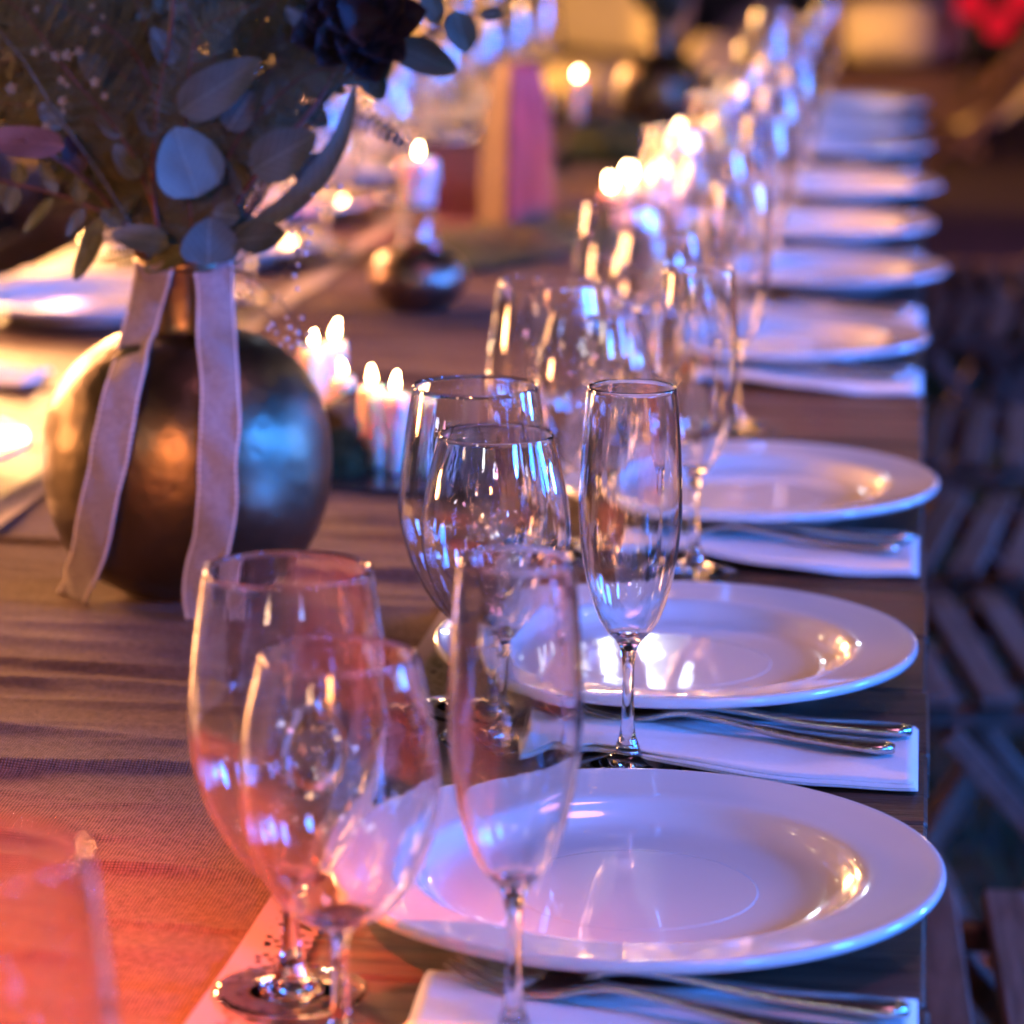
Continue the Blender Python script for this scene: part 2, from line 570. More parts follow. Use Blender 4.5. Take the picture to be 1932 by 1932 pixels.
def leaf_material(name, col, var=0.3, rough=0.55, trans=0.06):
    mt, n, b = mat_new(name)
    tc = N(n, 'TexCoord')
    nz = N(n, 'TexNoise', Scale=35.0, Detail=5.0)
    n.links.new(tc.outputs['Object'], nz.inputs['Vector'])
    oi = N(n, 'ObjectInfo')
    cr = N(n, 'ValToRGB')
    cr.color_ramp.elements[0].position = 0.25
    cr.color_ramp.elements[1].position = 0.75
    cr.color_ramp.elements[0].color = (*[c * (1 - var) for c in col], 1)
    cr.color_ramp.elements[1].color = (*[c * (1 + var) for c in col], 1)
    n.links.new(nz.outputs['Fac'], cr.inputs['Fac'])
    hs = N(n, 'HueSaturation')
    mr = N(n, 'MapRange')
    mr.inputs['To Min'].default_value = 0.75
    mr.inputs['To Max'].default_value = 1.25
    n.links.new(oi.outputs['Random'], mr.inputs['Value'])
    n.links.new(mr.outputs['Result'], hs.inputs['Value'])
    n.links.new(cr.outputs['Color'], hs.inputs['Color'])
    sp_ = N(n, 'SeparateXYZ')
    n.links.new(tc.outputs['Object'], sp_.inputs[0])
    ab = N(n, 'Math', operation='ABSOLUTE')
    n.links.new(sp_.outputs['X'], ab.inputs[0])
    sv = N(n, 'Math', operation='MULTIPLY_ADD')          # side veins run forward from the midrib
    sv.inputs[1].default_value = -1.1
    n.links.new(ab.outputs[0], sv.inputs[0])
    n.links.new(sp_.outputs['Y'], sv.inputs[2])
    pp_ = N(n, 'Math', operation='PINGPONG')
    pp_.inputs[1].default_value = 0.0032
    n.links.new(sv.outputs[0], pp_.inputs[0])
    mv = N(n, 'MapRange')
    mv.inputs['From Max'].default_value = 0.0007
    mv.inputs['To Min'].default_value = 0.45
    mv.inputs['To Max'].default_value = 0.0
    n.links.new(pp_.outputs[0], mv.inputs['Value'])
    mm_ = N(n, 'MapRange')
    mm_.inputs['From Max'].default_value = 0.0009
    mm_.inputs['To Min'].default_value = 1.0
    mm_.inputs['To Max'].default_value = 0.0
    n.links.new(ab.outputs[0], mm_.inputs['Value'])
    vm = N(n, 'Math', operation='MAXIMUM')
    n.links.new(mv.outputs['Result'], vm.inputs[0])
    n.links.new(mm_.outputs['Result'], vm.inputs[1])
    vc = N(n, 'Mix')
    vc.data_type = 'RGBA'
    n.links.new(vm.outputs[0], vc.inputs[0])
    n.links.new(hs.outputs['Color'], vc.inputs[6])
    vc.inputs[7].default_value = (*[c * 1.9 for c in col], 1)
    n.links.new(vc.outputs[2], b.inputs['Base Color'])
    bpv = N(n, 'Bump', Strength=0.4, Distance=0.0008)
    n.links.new(vm.outputs[0], bpv.inputs['Height'])
    n.links.new(bpv.outputs['Normal'], b.inputs['Normal'])
    b.inputs['Roughness'].default_value = rough
    b.inputs['Specular IOR Level'].default_value = 0.35
    tr = N(n, 'BsdfTranslucent')
    n.links.new(hs.outputs['Color'], tr.inputs['Color'])
    mx = N(n, 'MixShader')
    mx.inputs[0].default_value = trans
    n.links.new(b.outputs[0], mx.inputs[1])
    n.links.new(tr.outputs[0], mx.inputs[2])
    n.links.new(mx.outputs[0], n.nodes['Material Output'].inputs['Surface'])
    return mt


M_EUC = leaf_material('eucalyptus_leaf', (0.072, 0.096, 0.080))
M_EUC2 = leaf_material('dark_leaf', (0.042, 0.058, 0.038))
M_OLIVE = leaf_material('olive_leaf', (0.085, 0.10, 0.04))
M_FERN = leaf_material('fern_leaf', (0.080, 0.082, 0.040), 0.35, 0.6, 0.08)
M_PLUM = leaf_material('plum_leaf', (0.020, 0.012, 0.017))
M_STEM = simple('red_stem', (0.11, 0.035, 0.028), 0.6, 0.0, 0.3, 60.0)
M_TWIG = simple('thin_stem', (0.06, 0.06, 0.035), 0.7, 0.0, 0.3, 60.0)
M_BUD = simple('pale_bud', (0.45, 0.46, 0.50), 0.7, 0.0, 0.2, 90.0)
M_BLOSSOM = simple('cream_blossom', (0.26, 0.20, 0.10), 0.7, 0.0, 0.25, 90.0)
M_GRASS = leaf_material('grass_blade', (0.022, 0.036, 0.012), 0.4, 0.6, 0.2)
M_CUSH = weave('cushion_canvas', (0.62, 0.58, 0.52), (0.45, 0.42, 0.38), 700, 0.3)
M_REDLAMP = emit('red_lamp', (0.9, 0.012, 0.03), 0.7)
M_BULB = emit('warm_bulb', (1.0, 0.60, 0.24), 60.0)


def lace_material():
    mt, n, b = mat_new('cotton_lace')
    b.inputs['Base Color'].default_value = (0.29, 0.25, 0.24, 1)
    b.inputs['Roughness'].default_value = 0.9
    tc = N(n, 'TexCoord')
    vo = N(n, 'TexVoronoi', Scale=135.0)
    vo.voronoi_dimensions = '2D'
    n.links.new(tc.outputs['Object'], vo.inputs['Vector'])
    sx = N(n, 'SeparateXYZ')
    n.links.new(tc.outputs['UV'], sx.inputs[0])
    band = N(n, 'Math', operation='GREATER_THAN')
    band.inputs[1].default_value = 0.30
    n.links.new(sx.outputs['X'], band.inputs[0])
    lt = N(n, 'Math', operation='LESS_THAN')
    lt.inputs[1].default_value = 0.24
    n.links.new(vo.outputs['Distance'], lt.inputs[0])
    mu = N(n, 'Math', operation='MULTIPLY')
    n.links.new(lt.outputs[0], mu.inputs[0])
    n.links.new(band.outputs[0], mu.inputs[1])
    tp = N(n, 'BsdfTransparent')
    mx = N(n, 'MixShader')
    n.links.new(mu.outputs[0], mx.inputs[0])
    n.links.new(b.outputs[0], mx.inputs[1])
    n.links.new(tp.outputs[0], mx.inputs[2])
    n.links.new(mx.outputs[0], n.nodes['Material Output'].inputs['Surface'])
    return mt


M_LACE = lace_material()


# ================================================================== ground
def ground_material():
    mt, n, b = mat_new('night_lawn')
    tc = N(n, 'TexCoord')
    nz = N(n, 'TexNoise', Scale=3.0, Detail=8.0, Roughness=0.7)
    n.links.new(tc.outputs['Object'], nz.inputs['Vector'])
    cr = N(n, 'ValToRGB')
    cr.color_ramp.elements[0].position = 0.35
    cr.color_ramp.elements[1].position = 0.7
    cr.color_ramp.elements[0].color = (0.010, 0.008, 0.006, 1)
    cr.color_ramp.elements[1].color = (0.022, 0.024, 0.011, 1)
    n.links.new(nz.outputs['Fac'], cr.inputs['Fac'])
    n.links.new(cr.outputs['Color'], b.inputs['Base Color'])
    b.inputs['Roughness'].default_value = 0.95
    return mt


g = mesh_obj('ground', [(-150, -120, 0), (150, -120, 0), (150, 200, 0), (-150, 200, 0)], [(0, 1, 2, 3)], ground_material(), None, False)
tag(g, 'dark lawn under and around the table', None, None, 'structure')
random.seed(11)
vs, fs = [], []
for i in range(16000):
    x, y = random.uniform(-0.15, 1.1), random.uniform(1.6, 9.0)
    h = random.uniform(0.025, 0.075)
    a = random.uniform(0, 6.28)
    w = random.uniform(0.002, 0.004)
    lx, ly = random.uniform(-.03, .03), random.uniform(-.03, .03)
    k = len(vs)
    vs += [(x - w * math.cos(a), y - w * math.sin(a), 0), (x + w * math.cos(a), y + w * math.sin(a), 0), (x + lx * .5, y + ly * .5, h * .7), (x + lx, y + ly, h)]
    fs += [(k, k + 1, k + 2), (k + 2, k + 1, k + 3)]
tag(mesh_obj('grass', vs, fs, M_GRASS, None, False), 'short dark grass beside the table under the chairs', 'grass', None, 'stuff')
# wooden terrace of the lounge far behind the table
tag(mesh_obj('terrace', [(-6, 9.3, .02), (6, 9.3, .02), (6, 24, .02), (-6, 24, .02), (-6, 9.3, -.05), (6, 9.3, -.05)], [(0, 1, 2, 3), (4, 5, 1, 0)],
             wood('terrace_wood', (0.05, 0.034, 0.03), (0.11, 0.075, 0.066), (1, 9, 9), 0.8), None, False), 'low wooden terrace of the lounge behind the table', None, None, 'structure')

# ================================================================== table
random.seed(7)
tb = thing('banquet_table', 'long rustic table of brown crosswise planks set for dinner', 'table', (0, 0, 0))
XL = -1.06
pw = 0.1365
y = 0.42
plank_meshes = []
for k in range(3):
    mbp = MB()
    mbp.box((XL / 2, 0, 0), (abs(XL), pw - 0.003, 0.03), None, 0.0022)
    me = bpy.data.meshes.new('plank')
    me.from_pydata([tuple(v) for v in mbp.v], [], mbp.f)
    me.materials.append(M_WOOD)
    plank_meshes.append(me)
while y < 6.34:
    o = link('plank', plank_meshes[0], tb, (random.uniform(-.002, .002), y + pw / 2, T - 0.015 + random.uniform(-.0012, .0004)))
    o.rotation_euler = (random.uniform(-.004, .004), random.uniform(-.0006, .0006), random.uniform(-.001, .001))
    y += pw
YE = y
for x in (-0.06, XL + 0.06):
    mb = MB()
    mb.box((x, (0.42 + YE) / 2, T - 0.0325 - 0.045), (0.028, YE - 0.60, 0.085), None, 0.003)
    mb.build('apron', M_WOOD, tb)
for yy in (0.6, 2.45, 4.3, YE - 0.15):
    for x in (-0.12, XL + 0.12):
        mb = MB()
        mb.box((x, yy, (T - 0.035) / 2), (0.07, 0.07, T - 0.036), None, 0.004)
        mb.build('leg', M_WOOD, tb)

# ------------------------------------------------------------------ runner with lace borders
random.seed(3)
RX0, RX1 = -0.690, -0.315
run = thing('table_runner', 'creased brown linen runner with lace borders down the middle', 'table runner', (0, 0, T))
wr = []
yy = 0.45
while yy < 6.3:
    wr.append((yy, random.uniform(0.0022, 0.0066), random.uniform(0.0050, 0.012), random.uniform(-.12, .12), random.uniform(0, 6), random.uniform(RX0, RX1), random.uniform(0.07, 0.3)))
    yy += random.uniform(0.03, 0.075)
yy = 0.45
while yy < 6.3:
    wr.append((yy, random.uniform(0.0003, 0.0013), random.uniform(0.0022, 0.005), random.uniform(-.3, .3), random.uniform(0, 6), random.uniform(RX0, RX1), random.uniform(0.03, 0.14)))
    yy += random.uniform(0.006, 0.022)


def runner_z(x, y):
    z = 0.0022
    for (wy, amp, wd, sl, ph, cx, cw) in wr:
        d = y - wy - sl * (x + 0.5) - 0.006 * math.sin(14 * x + ph)
        if abs(d) < 3 * wd:
            z += amp * math.exp(-(d / wd) ** 2) * math.exp(-((x - cx) / cw) ** 2)
    z += 0.0006 * (noise.noise(Vector((x * 30, y * 30, 0))) + 1)
    return z


nx, ny = 34, 1700
vs, fs = [], []
for j in range(ny + 1):
    yv = 0.45 + (6.28 - 0.45) * j / ny
    for i in range(nx + 1):
        xv = RX0 + (RX1 - RX0) * i / nx + (0.003 * math.sin(yv * 9) if i in (0, nx) else 0)
        vs.append((xv, yv, runner_z(xv, yv)))
for j in range(ny):
    for i in range(nx):
        a = j * (nx + 1) + i
        fs.append((a, a + 1, a + nx + 2, a + nx + 1))
mesh_obj('cloth', vs, fs, M_LINEN, run)
for side, x0, x1 in ((1, RX1 - 0.004, RX1 + 0.028), (-1, RX0 + 0.004, RX0 - 0.028)):
    vs, fs, uvs = [], [], []
    n_ = 2400
    for j in range(n_ + 1):
        yv = 0.45 + (6.28 - 0.45) * j / n_
        sc = 0.0028 * abs(math.sin(yv * math.pi / 0.0085)) + 0.003 * math.sin(yv * 7.3)
        for i in range(4):
            t = i / 3
            xv = x0 + (x1 + side * sc - x0) * t + (0.003 * math.sin(yv * 9) if i == 0 else 0)
            vs.append((xv, yv, 0.0060 - 0.0042 * t + 0.0008 * math.sin(yv * 31 + i)))
            uvs.append(t)
    for j in range(n_):
        for i in range(3):
            a = j * 4 + i
            f = (a, a + 1, a + 5, a + 4)
            fs.append(f if side > 0 else f[::-1])
    o = mesh_obj('lace_trim', vs, fs, M_LACE, run)
    uvl = o.data.uv_layers.new(name='UVMap')
    for lp in o.data.loops:
        uvl.data[lp.index].uv = (uvs[lp.vertex_index], 0)
    o['label'] = 'pale perforated lace trim with scalloped edge'

# ================================================================== plates
prof = sp2([(0.0, 0.0045), (0.06, 0.0045), (0.083, 0.0042)], 2) + [(0.0835, 0.0008), (0.086, 0.0), (0.0885, 0.001), (0.0905, 0.0045)]
prof += sp2([(0.0915, 0.006), (0.106, 0.0105), (0.128, 0.0150), (0.1465, 0.0185), (0.1495, 0.0202), (0.1501, 0.0225), (0.1490, 0.0245), (0.1465, 0.0250), (0.140, 0.0240), (0.126, 0.0222), (0.1135, 0.0208), (0.1085, 0.0188), (0.1045, 0.0150), (0.099, 0.0112), (0.092, 0.0092), (0.080, 0.0084), (0.060, 0.0082), (0.055, 0.0082), (0.0, 0.0080)], 5)
mb = MB()
mb.lathe(prof, 112)
plate_me = bpy.data.meshes.new('dinner_plate')
plate_me.from_pydata([tuple(v) for v in mb.v], [], mb.f)
plate_me.polygons.foreach_set('use_smooth', [True] * len(plate_me.polygons))
plate_me.materials.append(M_PORC)
RP = [(-.142, 1.489), (-.1555, 1.929), (-.1395, 2.445), (-.1456, 3.190), (-.122, 3.711), (-.134, 4.144), (-.122, 4.617), (-.133, 5.230), (-.142, 5.630), (-.140, 6.060)]
LP = [(-.873, 2.480), (-.900, 3.360), (-.872, 3.830), (-.890, 4.290), (-.880, 4.760), (-.890, 5.230), (-.885, 5.680), (-.888, 6.080)]
for i, (x, y) in enumerate(RP):
    o = link('dinner_plate', plate_me, None, (x, y, T + 0.0016), i * 0.7)
    o.rotation_euler = (0.004 * math.sin(i * 2.3 + 1), 0.004 * math.cos(i * 3.7), i * 0.7)
    extra = ['nearest large white dinner plate, front of the row on the edge with the chairs', 'second white plate of the chair-side row, beside the sharp champagne flute', 'third white plate of the chair-side row, overhanging the table edge'][i] if i < 3 else '%s white dinner plate from the front in the chair-side row' % ORD[i]
    tag(o, extra, 'plate', 'white plates along the chair-side table edge')
for i, (x, y) in enumerate(LP):
    o = link('dinner_plate', plate_me, None, (x, y, T + 0.0012), i * 1.1)
    extra = ['white plate cut by the frame beside the globe vase, amber lit', 'amber lit white plate just behind the neck of the globe vase'][i] if i < 2 else '%s amber lit white plate from the front, behind the bouquet' % ORD[i]
    tag(o, extra, 'plate', 'white plates along the amber-lit table side')


# ================================================================== drinking glasses
def glass_meshes(kind, foot_r, stem_r, bowl_z, outer, wall, cone=0.012):
    """three open meshes (foot, stem, bowl) that together close into one glass"""
    full = []
    foot = sp2([(0.0, 0.0022), (foot_r * 0.6, 0.0014), (foot_r * 0.93, 0.0), (foot_r, 0.0009), (foot_r * 0.97, 0.0020), (foot_r * 0.62, 0.0042), (foot_r * 0.30, 0.0075), (stem_r * 1.9, cone), (stem_r * 1.25, cone + 0.007), (stem_r, cone + 0.016)], 5)
    z0 = cone + 0.016
    stem = sp2([(stem_r, z0), (stem_r * 0.92, (z0 + bowl_z) / 2), (stem_r * 1.0, bowl_z - 0.012), (stem_r * 1.35, bowl_z - 0.004)], 6)
    out = sp2([(stem_r * 1.35, bowl_z - 0.004)] + outer, 7)
    rim = out[-1]
    inner = [(max(r - wall, 0), z) for r, z in out if z > outer[0][1] + 0.004]
    inner = inner[:-1][::-1]
    zin = outer[0][1] + 0.0042
    floor_ = [(inner[-1][0] * 0.75, (inner[-1][1] + zin) / 2 - 0.0002), (inner[-1][0] * 0.4, zin + 0.0002), (0.0, zin)]
    rimp = [(rim[0] - wall * 0.15, rim[1] + wall * 0.45), (rim[0] - wall * 0.5, rim[1] + wall * 0.6), (rim[0] - wall * 0.85, rim[1] + wall * 0.45), (rim[0] - wall, rim[1])]
    bowl = out + rimp + inner + floor_
    res = []
    allp = foot + stem[1:] + bowl[1:]
    # analytic normals along the whole profile so that the seams of the three parts do not show
    nrm = []
    for i in range(len(allp)):
        a, b = allp[max(i - 1, 0)], allp[min(i + 1, len(allp) - 1)]
        t = Vector((b[0] - a[0], b[1] - a[1]))
        if t.length < 1e-9:
            t = Vector((1, 0))
        t.normalize()
        nrm.append((t.y, -t.x))
    nrm[0] = (0.0, -1.0)
    nrm[-1] = (0.0, 1.0)
    nf, ns = len(foot), len(stem)
    segs = [('foot', 0, nf), ('stem', nf - 1, nf - 1 + ns), ('bowl', nf + ns - 2, len(allp))]
    NS = 72
    for nm, a, b in segs:
        mb = MB()
        mb.lathe(allp[a:b], NS)
        me = bpy.data.meshes.new(nm)
        me.from_pydata([tuple(v) for v in mb.v], [], mb.f)
        nn = []
        for k in range(a, b):
            if allp[k][0] < 1e-6:
                nn.append((0, 0, nrm[k][1]))
            else:
                for q in range(NS):
                    an = 2 * math.pi * q / NS
                    nn.append((nrm[k][0] * math.cos(an), nrm[k][0] * math.sin(an), nrm[k][1]))
        me.polygons.foreach_set('use_smooth', [True] * len(me.polygons))
        me.normals_split_custom_set_from_vertices(nn)
        me.materials.append(M_BOWL if nm == 'bowl' else M_GLASS)
        res.append((nm, me))
    return res


G_WINE = glass_meshes('wine', 0.034, 0.0037, 0.052, [(0.009, 0.0515), (0.0180, 0.0585), (0.0285, 0.072), (0.0385, 0.092), (0.0447, 0.118), (0.0441, 0.140), (0.0408, 0.169), (0.0368, 0.1945)], 0.0015)
G_WHITE = glass_meshes('white', 0.032, 0.0036, 0.062, [(0.009, 0.0615), (0.0195, 0.068), (0.0305, 0.080), (0.0390, 0.099), (0.0427, 0.120), (0.0398, 0.148), (0.0326, 0.1785)], 0.0015)
G_FLUTE = glass_meshes('flute', 0.031, 0.0035, 0.072, [(0.0075, 0.0735), (0.0135, 0.080), (0.0195, 0.092), (0.0252, 0.114), (0.0285, 0.142), (0.0282, 0.168), (0.0266, 0.194), (0.0246, 0.2155)], 0.0017, 0.013)


def put_glass(name, meshes, x, y, label, cat, group, z=0.0015, rz=0.0):
    t = thing(name, label, cat, (x, y, T + z), rz, group)
    for nm, me in meshes:
        link(nm, me, t)
    return t


random.seed(21)
# wine, white wine and flute at every place of the chair side; x, y from the photograph for the near ones
RW = [(-.2835, 1.3385), (-.2662, 1.8191), (-.2726, 2.2622), (-.2626, 2.7594)]
RH = [(-.2480, 1.2640), (-.2470, 1.7650), (-.2380, 2.2450), (-.2300, 2.7050)]
RF = [(-.1781, 1.2957), (-.1669, 1.7234), (-.1631, 2.2100), (-.1660, 2.7800)]
for (x, y) in [(-.262, 3.47), (-.262, 3.95), (-.262, 4.43), (-.262, 4.95), (-.265, 5.42), (-.265, 5.88)]:
    RW.append((x + random.uniform(-.012, .012), y + random.uniform(-.03, .03)))
    RH.append((x + 0.03 + random.uniform(-.012, .012), y - 0.065 + random.uniform(-.015, .015)))
    RF.append((x + 0.095 + random.uniform(-.012, .012), y - 0.05 + random.uniform(-.03, .03)))
where = ['of the front place, big and blurred', 'of the second place, behind the sharp flute', 'of the third place from the front', 'of the fourth place from the front']
for i in range(len(RW)):
    place = where[i] if i < 4 else 'of the %s place from the front' % ORD[i]
    put_glass('wine_glass', G_WINE, *RW[i], 'tall red wine glass %s, chair-side row' % place, 'wine glass', 'wine glasses of the chair-side row', 0.0045, i * .9)
    put_glass('white_wine_glass', G_WHITE, *RH[i], 'shorter white wine glass %s, chair-side row' % place.replace(', behind the sharp flute', ''), 'wine glass', 'white wine glasses of the chair-side row', 0.0025, i * .7)
    fl = ['blurred champagne flute standing before the nearest plate', 'sharp champagne flute in focus between the two nearest plates', 'champagne flute before the third chair-side plate', 'champagne flute of the fourth place from the front, chair-side row'][i] if i < 4 else 'slim champagne flute %s, chair-side row' % place
    put_glass('champagne_flute', G_FLUTE, *RF[i], fl, 'champagne flute', 'champagne flutes of the chair-side row', 0.0015, i * .5)
put_glass('wine_glass', G_WINE, -0.306, 0.935, 'very blurred wine glass cut by the frame corner beside the orange-lit runner', 'wine glass', None, 0.0045)
for i, (x, y) in enumerate(LP):
    if i == 0:
        continue
    j = random.uniform(-.02, .02)
    put_glass('wine_glass', G_WINE, -.742, y + .12 + j, 'tall red wine glass by the %s amber-side plate, behind the bouquet' % ORD[i], 'wine glass', 'wine glasses of the amber-lit side', 0.003)
    put_glass('white_wine_glass', G_WHITE, -.775, y + .185 + j, 'shorter white wine glass by the %s amber-side plate, behind the bouquet' % ORD[i], 'wine glass', 'white wine glasses of the amber-lit side', 0.0015)
    put_glass('champagne_flute', G_FLUTE, -.845, y + .20 + j, 'champagne flute by the %s amber-side plate, behind the bouquet' % ORD[i], 'champagne flute', 'champagne flutes of the amber-lit side', 0.0015)


# ================================================================== napkins
def napkin_mesh(seed):
    """long folded napkin, gathered towards the glasses; x runs 0 (table edge) to -0.23, y across"""
    rnd = random.Random(seed)
    mb = MB()
    nl = 3
    ph = rnd.uniform(0, 6)
    for L in range(nl):
        nx_, ny_ = 44, 14
        top, bot = [], []
        edge = 0.0022 * L
        y0r, y1r = -0.066 + edge * 1.6 + rnd.uniform(-.002, .002), 0.060 - edge * 1.2 + rnd.uniform(-.002, .002)
        for i in range(nx_ + 1):
            s = i / nx_
            x = -0.004 - L * 0.0012 - s * (0.222 - L * 0.002)
            g = math.exp(-((s - 0.80) / 0.16) ** 2)            # where it is gathered
            fl = 0.25 * max(0.0, (s - 0.86) / 0.14)
            yn = y0r + (0.034) * max(0.0, min(1.0, (s - 0.30) / 0.52)) ** 1.5 - 0.030 * fl
            yf = y1r - 0.006 * g + 0.016 * fl
            for j in range(ny_ + 1):
                t = j / ny_
                y = yn + (yf - yn) * t
                lift = 0.0005 + L * 0.00105
                wv = g * (0.0035 * abs(math.sin(t * 7.5 + ph)) + 0.0012) + fl * 0.008 * (1 + math.sin(t * 9 + ph))
                wv += 0.0012 * (1 - s) * math.sin(t * 3 + s * 9 + ph) ** 2
                near = math.exp(-((t - 0.04) / 0.13) ** 2) * max(0.0, math.sin(min(1.0, max(0.0, (s - 0.25) / 0.75)) * math.pi)) * 0.0045
                z = lift + wv + near
                top.append(Vector((x, y, z + 0.0010)))
                bot.append(Vector((x, y, z)))
        n0 = len(top)
        vs = top + bot
        fs = []
        w = ny_ + 1
        for i in range(nx_):
            for j in range(ny_):
                a = i * w + j
                fs.append((a, a + 1, a + w + 1, a + w)[::-1])
                fs.append((n0 + a, n0 + a + 1, n0 + a + w + 1, n0 + a + w))
        ring = [j for j in range(ny_)] + [i * w + ny_ for i in range(nx_)] + [nx_ * w + j for j in range(ny_, 0, -1)] + [i * w for i in range(nx_, 0, -1)]
        for q in range(len(ring)):
            a, b = ring[q], ring[(q + 1) % len(ring)]
            fs.append((a, b, n0 + b, n0 + a))
        mb.add(vs, fs)
    me = bpy.data.meshes.new('napkin')
    me.from_pydata([tuple(v) for v in mb.v], [], mb.f)
    me.polygons.foreach_set('use_smooth', [True] * len(me.polygons))
    me.materials.append(M_NAP)
    return me


NAPM = [napkin_mesh(s) for s in (1, 2, 3)]
RN = [1.312, 1.762, 2.283, 3.035, 3.452, 3.925, 4.350, 4.965, 5.425, 5.840]
NLAB = ['white folded napkin cut by the lower frame edge, before the nearest plate', 'white folded napkin with two forks between the two nearest plates', 'white folded napkin between the second and third chair-side plates', 'white folded napkin before the fourth chair-side plate']


# ================================================================== forks
def fork_mesh():
    mb = MB()

    def sweep(st):
        """st: list of (x, y, z, half width, half thickness)"""
        vs, fs = [], []
        n = 10
        for (x, y, z, hw, ht) in st:
            for k in range(n):
                a = 2 * math.pi * k / n
                ca, sa = math.cos(a), math.sin(a)
                vs.append((x, y + hw * math.copysign(abs(ca) ** 0.55, ca), z + ht * math.copysign(abs(sa) ** 0.55, sa)))
        for i in range(len(st) - 1):
            for k in range(n):
                k2 = (k + 1) % n
                fs.append((i * n + k, (i + 1) * n + k, (i + 1) * n + k2, i * n + k2))
        fs.append(tuple(range(n)))
        fs.append(tuple((len(st) - 1) * n + k for k in range(n))[::-1])
        mb.add(vs, fs)
    # handle end at x = 0, tines towards -x; total 0.205
    hz = spline([(0.0, 0.0022, 0.0), (-0.06, 0.0032, 0), (-0.105, 0.0075, 0), (-0.132, 0.0085, 0), (-0.150, 0.0048, 0), (-0.165, 0.0030, 0)], 6)
    wd = lambda x: (0.0098 * math.sqrt(max(0.0, 1 - ((x + 0.010) / 0.0105) ** 2)) if x > -0.010 else
                    0.0098 - 0.0066 * min(1, (-x - 0.010) / 0.085) if x > -0.095 else
                    0.0031 if x > -0.128 else
                    0.0031 + (0.0120 - 0.0031) * min(1, (-x - 0.128) / 0.020) ** 0.8)
    sweep([(p.x, 0, p.y, max(wd(p.x), 0.0006), 0.0027 if p.x > -0.08 else 0.0021) for p in hz])
    for k in range(4):
        yk = (k - 1.5) * 0.0064
        sweep([(-0.160, yk, 0.0031, 0.0024, 0.0011), (-0.172, yk, 0.0032, 0.0021, 0.0010), (-0.186, yk * 0.98, 0.0052, 0.0018, 0.0009), (-0.197, yk * 0.96, 0.0088, 0.0014, 0.0007), (-0.2045, yk * 0.95, 0.0122, 0.0006, 0.0004)])
    # raised border line on the handle
    me = bpy.data.meshes.new('fork')
    me.from_pydata([tuple(v) for v in mb.v], [], mb.f)
    me.polygons.foreach_set('use_smooth', [True] * len(me.polygons))
    me.materials.append(M_STEEL)
    return me


FORK = fork_mesh()
for i, y in enumerate(RN):
    lab = NLAB[i] if i < 4 else 'white folded napkin before the %s chair-side plate' % ORD[i]
    tag(link('napkin', NAPM[i % 3], None, (-0.001 + [0, 0, 0, .002, .004, .006, .008, -.008, .008, 0][i], y, T + 0.0012)), lab, 'napkin', 'folded napkins of the chair-side row')
    plc = 'front napkin' if i == 0 else '%s napkin from the front, chair side' % ORD[i]
    for k in (0, 1):
        f = link('fork', FORK, None, (-0.009 if k == 0 else -0.019, y + (0.027 if k == 0 else -0.012), T + 0.0084))
        f.rotation_euler = (0, R(-1.2), R(-10.5 if k == 0 else -19.0) + 0.03 * math.sin(i * 3.1 + k))
        tag(f, ('straighter upper steel fork on the %s' if k == 0 else 'lower slanting steel fork on the %s') % plc, 'fork', 'forks on the chair-side napkins')
LN = [2.93, 3.60, 4.06, 4.52, 5.0, 5.46, 5.9]
for i, y in enumerate(LN):
    tag(link('napkin', NAPM[(i + 1) % 3], None, (XL + 0.002, y, T + 0.0012), math.pi), 'white folded napkin on the amber-lit side after its %s plate' % ORD[i], 'napkin', 'folded napkins of the amber-lit side')

# ================================================================== globe vase with ribbons
VX, VY = -0.5025, 2.103
vase_prof = sp2([(0.0, 0.002), (0.040, 0.0), (0.052, 0.003), (0.078, 0.022), (0.0935, 0.053), (0.0985, 0.088), (0.0935, 0.124), (0.078, 0.152), (0.055, 0.170), (0.036, 0.1765)], 6)
neck_prof = [(0.036, 0.1765)] + sp2([(0.0285, 0.1785), (0.0262, 0.186), (0.0255, 0.205), (0.0262, 0.221)], 5)
collar_prof = sp2([(0.0262, 0.221), (0.0335, 0.2215), (0.0345, 0.2245), (0.0335, 0.2275), (0.0300, 0.2280), (0.0255, 0.2262), (0.0240, 0.221), (0.0232, 0.19), (0.0232, 0.18)], 4)
vz = T + 0.0055
va = thing('globe_vase', 'large hammered copper globe vase with two hanging ribbons, on the runner', 'vase', (VX, VY, vz))
for nm, pr in (('body', vase_prof), ('neck', neck_prof), ('collar', collar_prof)):
    mb = MB()
    mb.lathe(pr, 96)
    mb.build(nm, M_COPPER, va, True)


def vase_front(x, z):
    """y of the vase's camera-side surface at offset x from its axis and height z (vase space)"""
    pr = vase_prof + neck_prof[1:] + collar_prof[:6]
    r = 0.0
    for (r0, z0), (r1, z1) in zip(pr, pr[1:]):
        if min(z0, z1) - 1e-6 <= z <= max(z0, z1) + 1e-6 and abs(z1 - z0) > 1e-7:
            r = max(r, r0 + (r1 - r0) * (z - z0) / (z1 - z0))
    return r


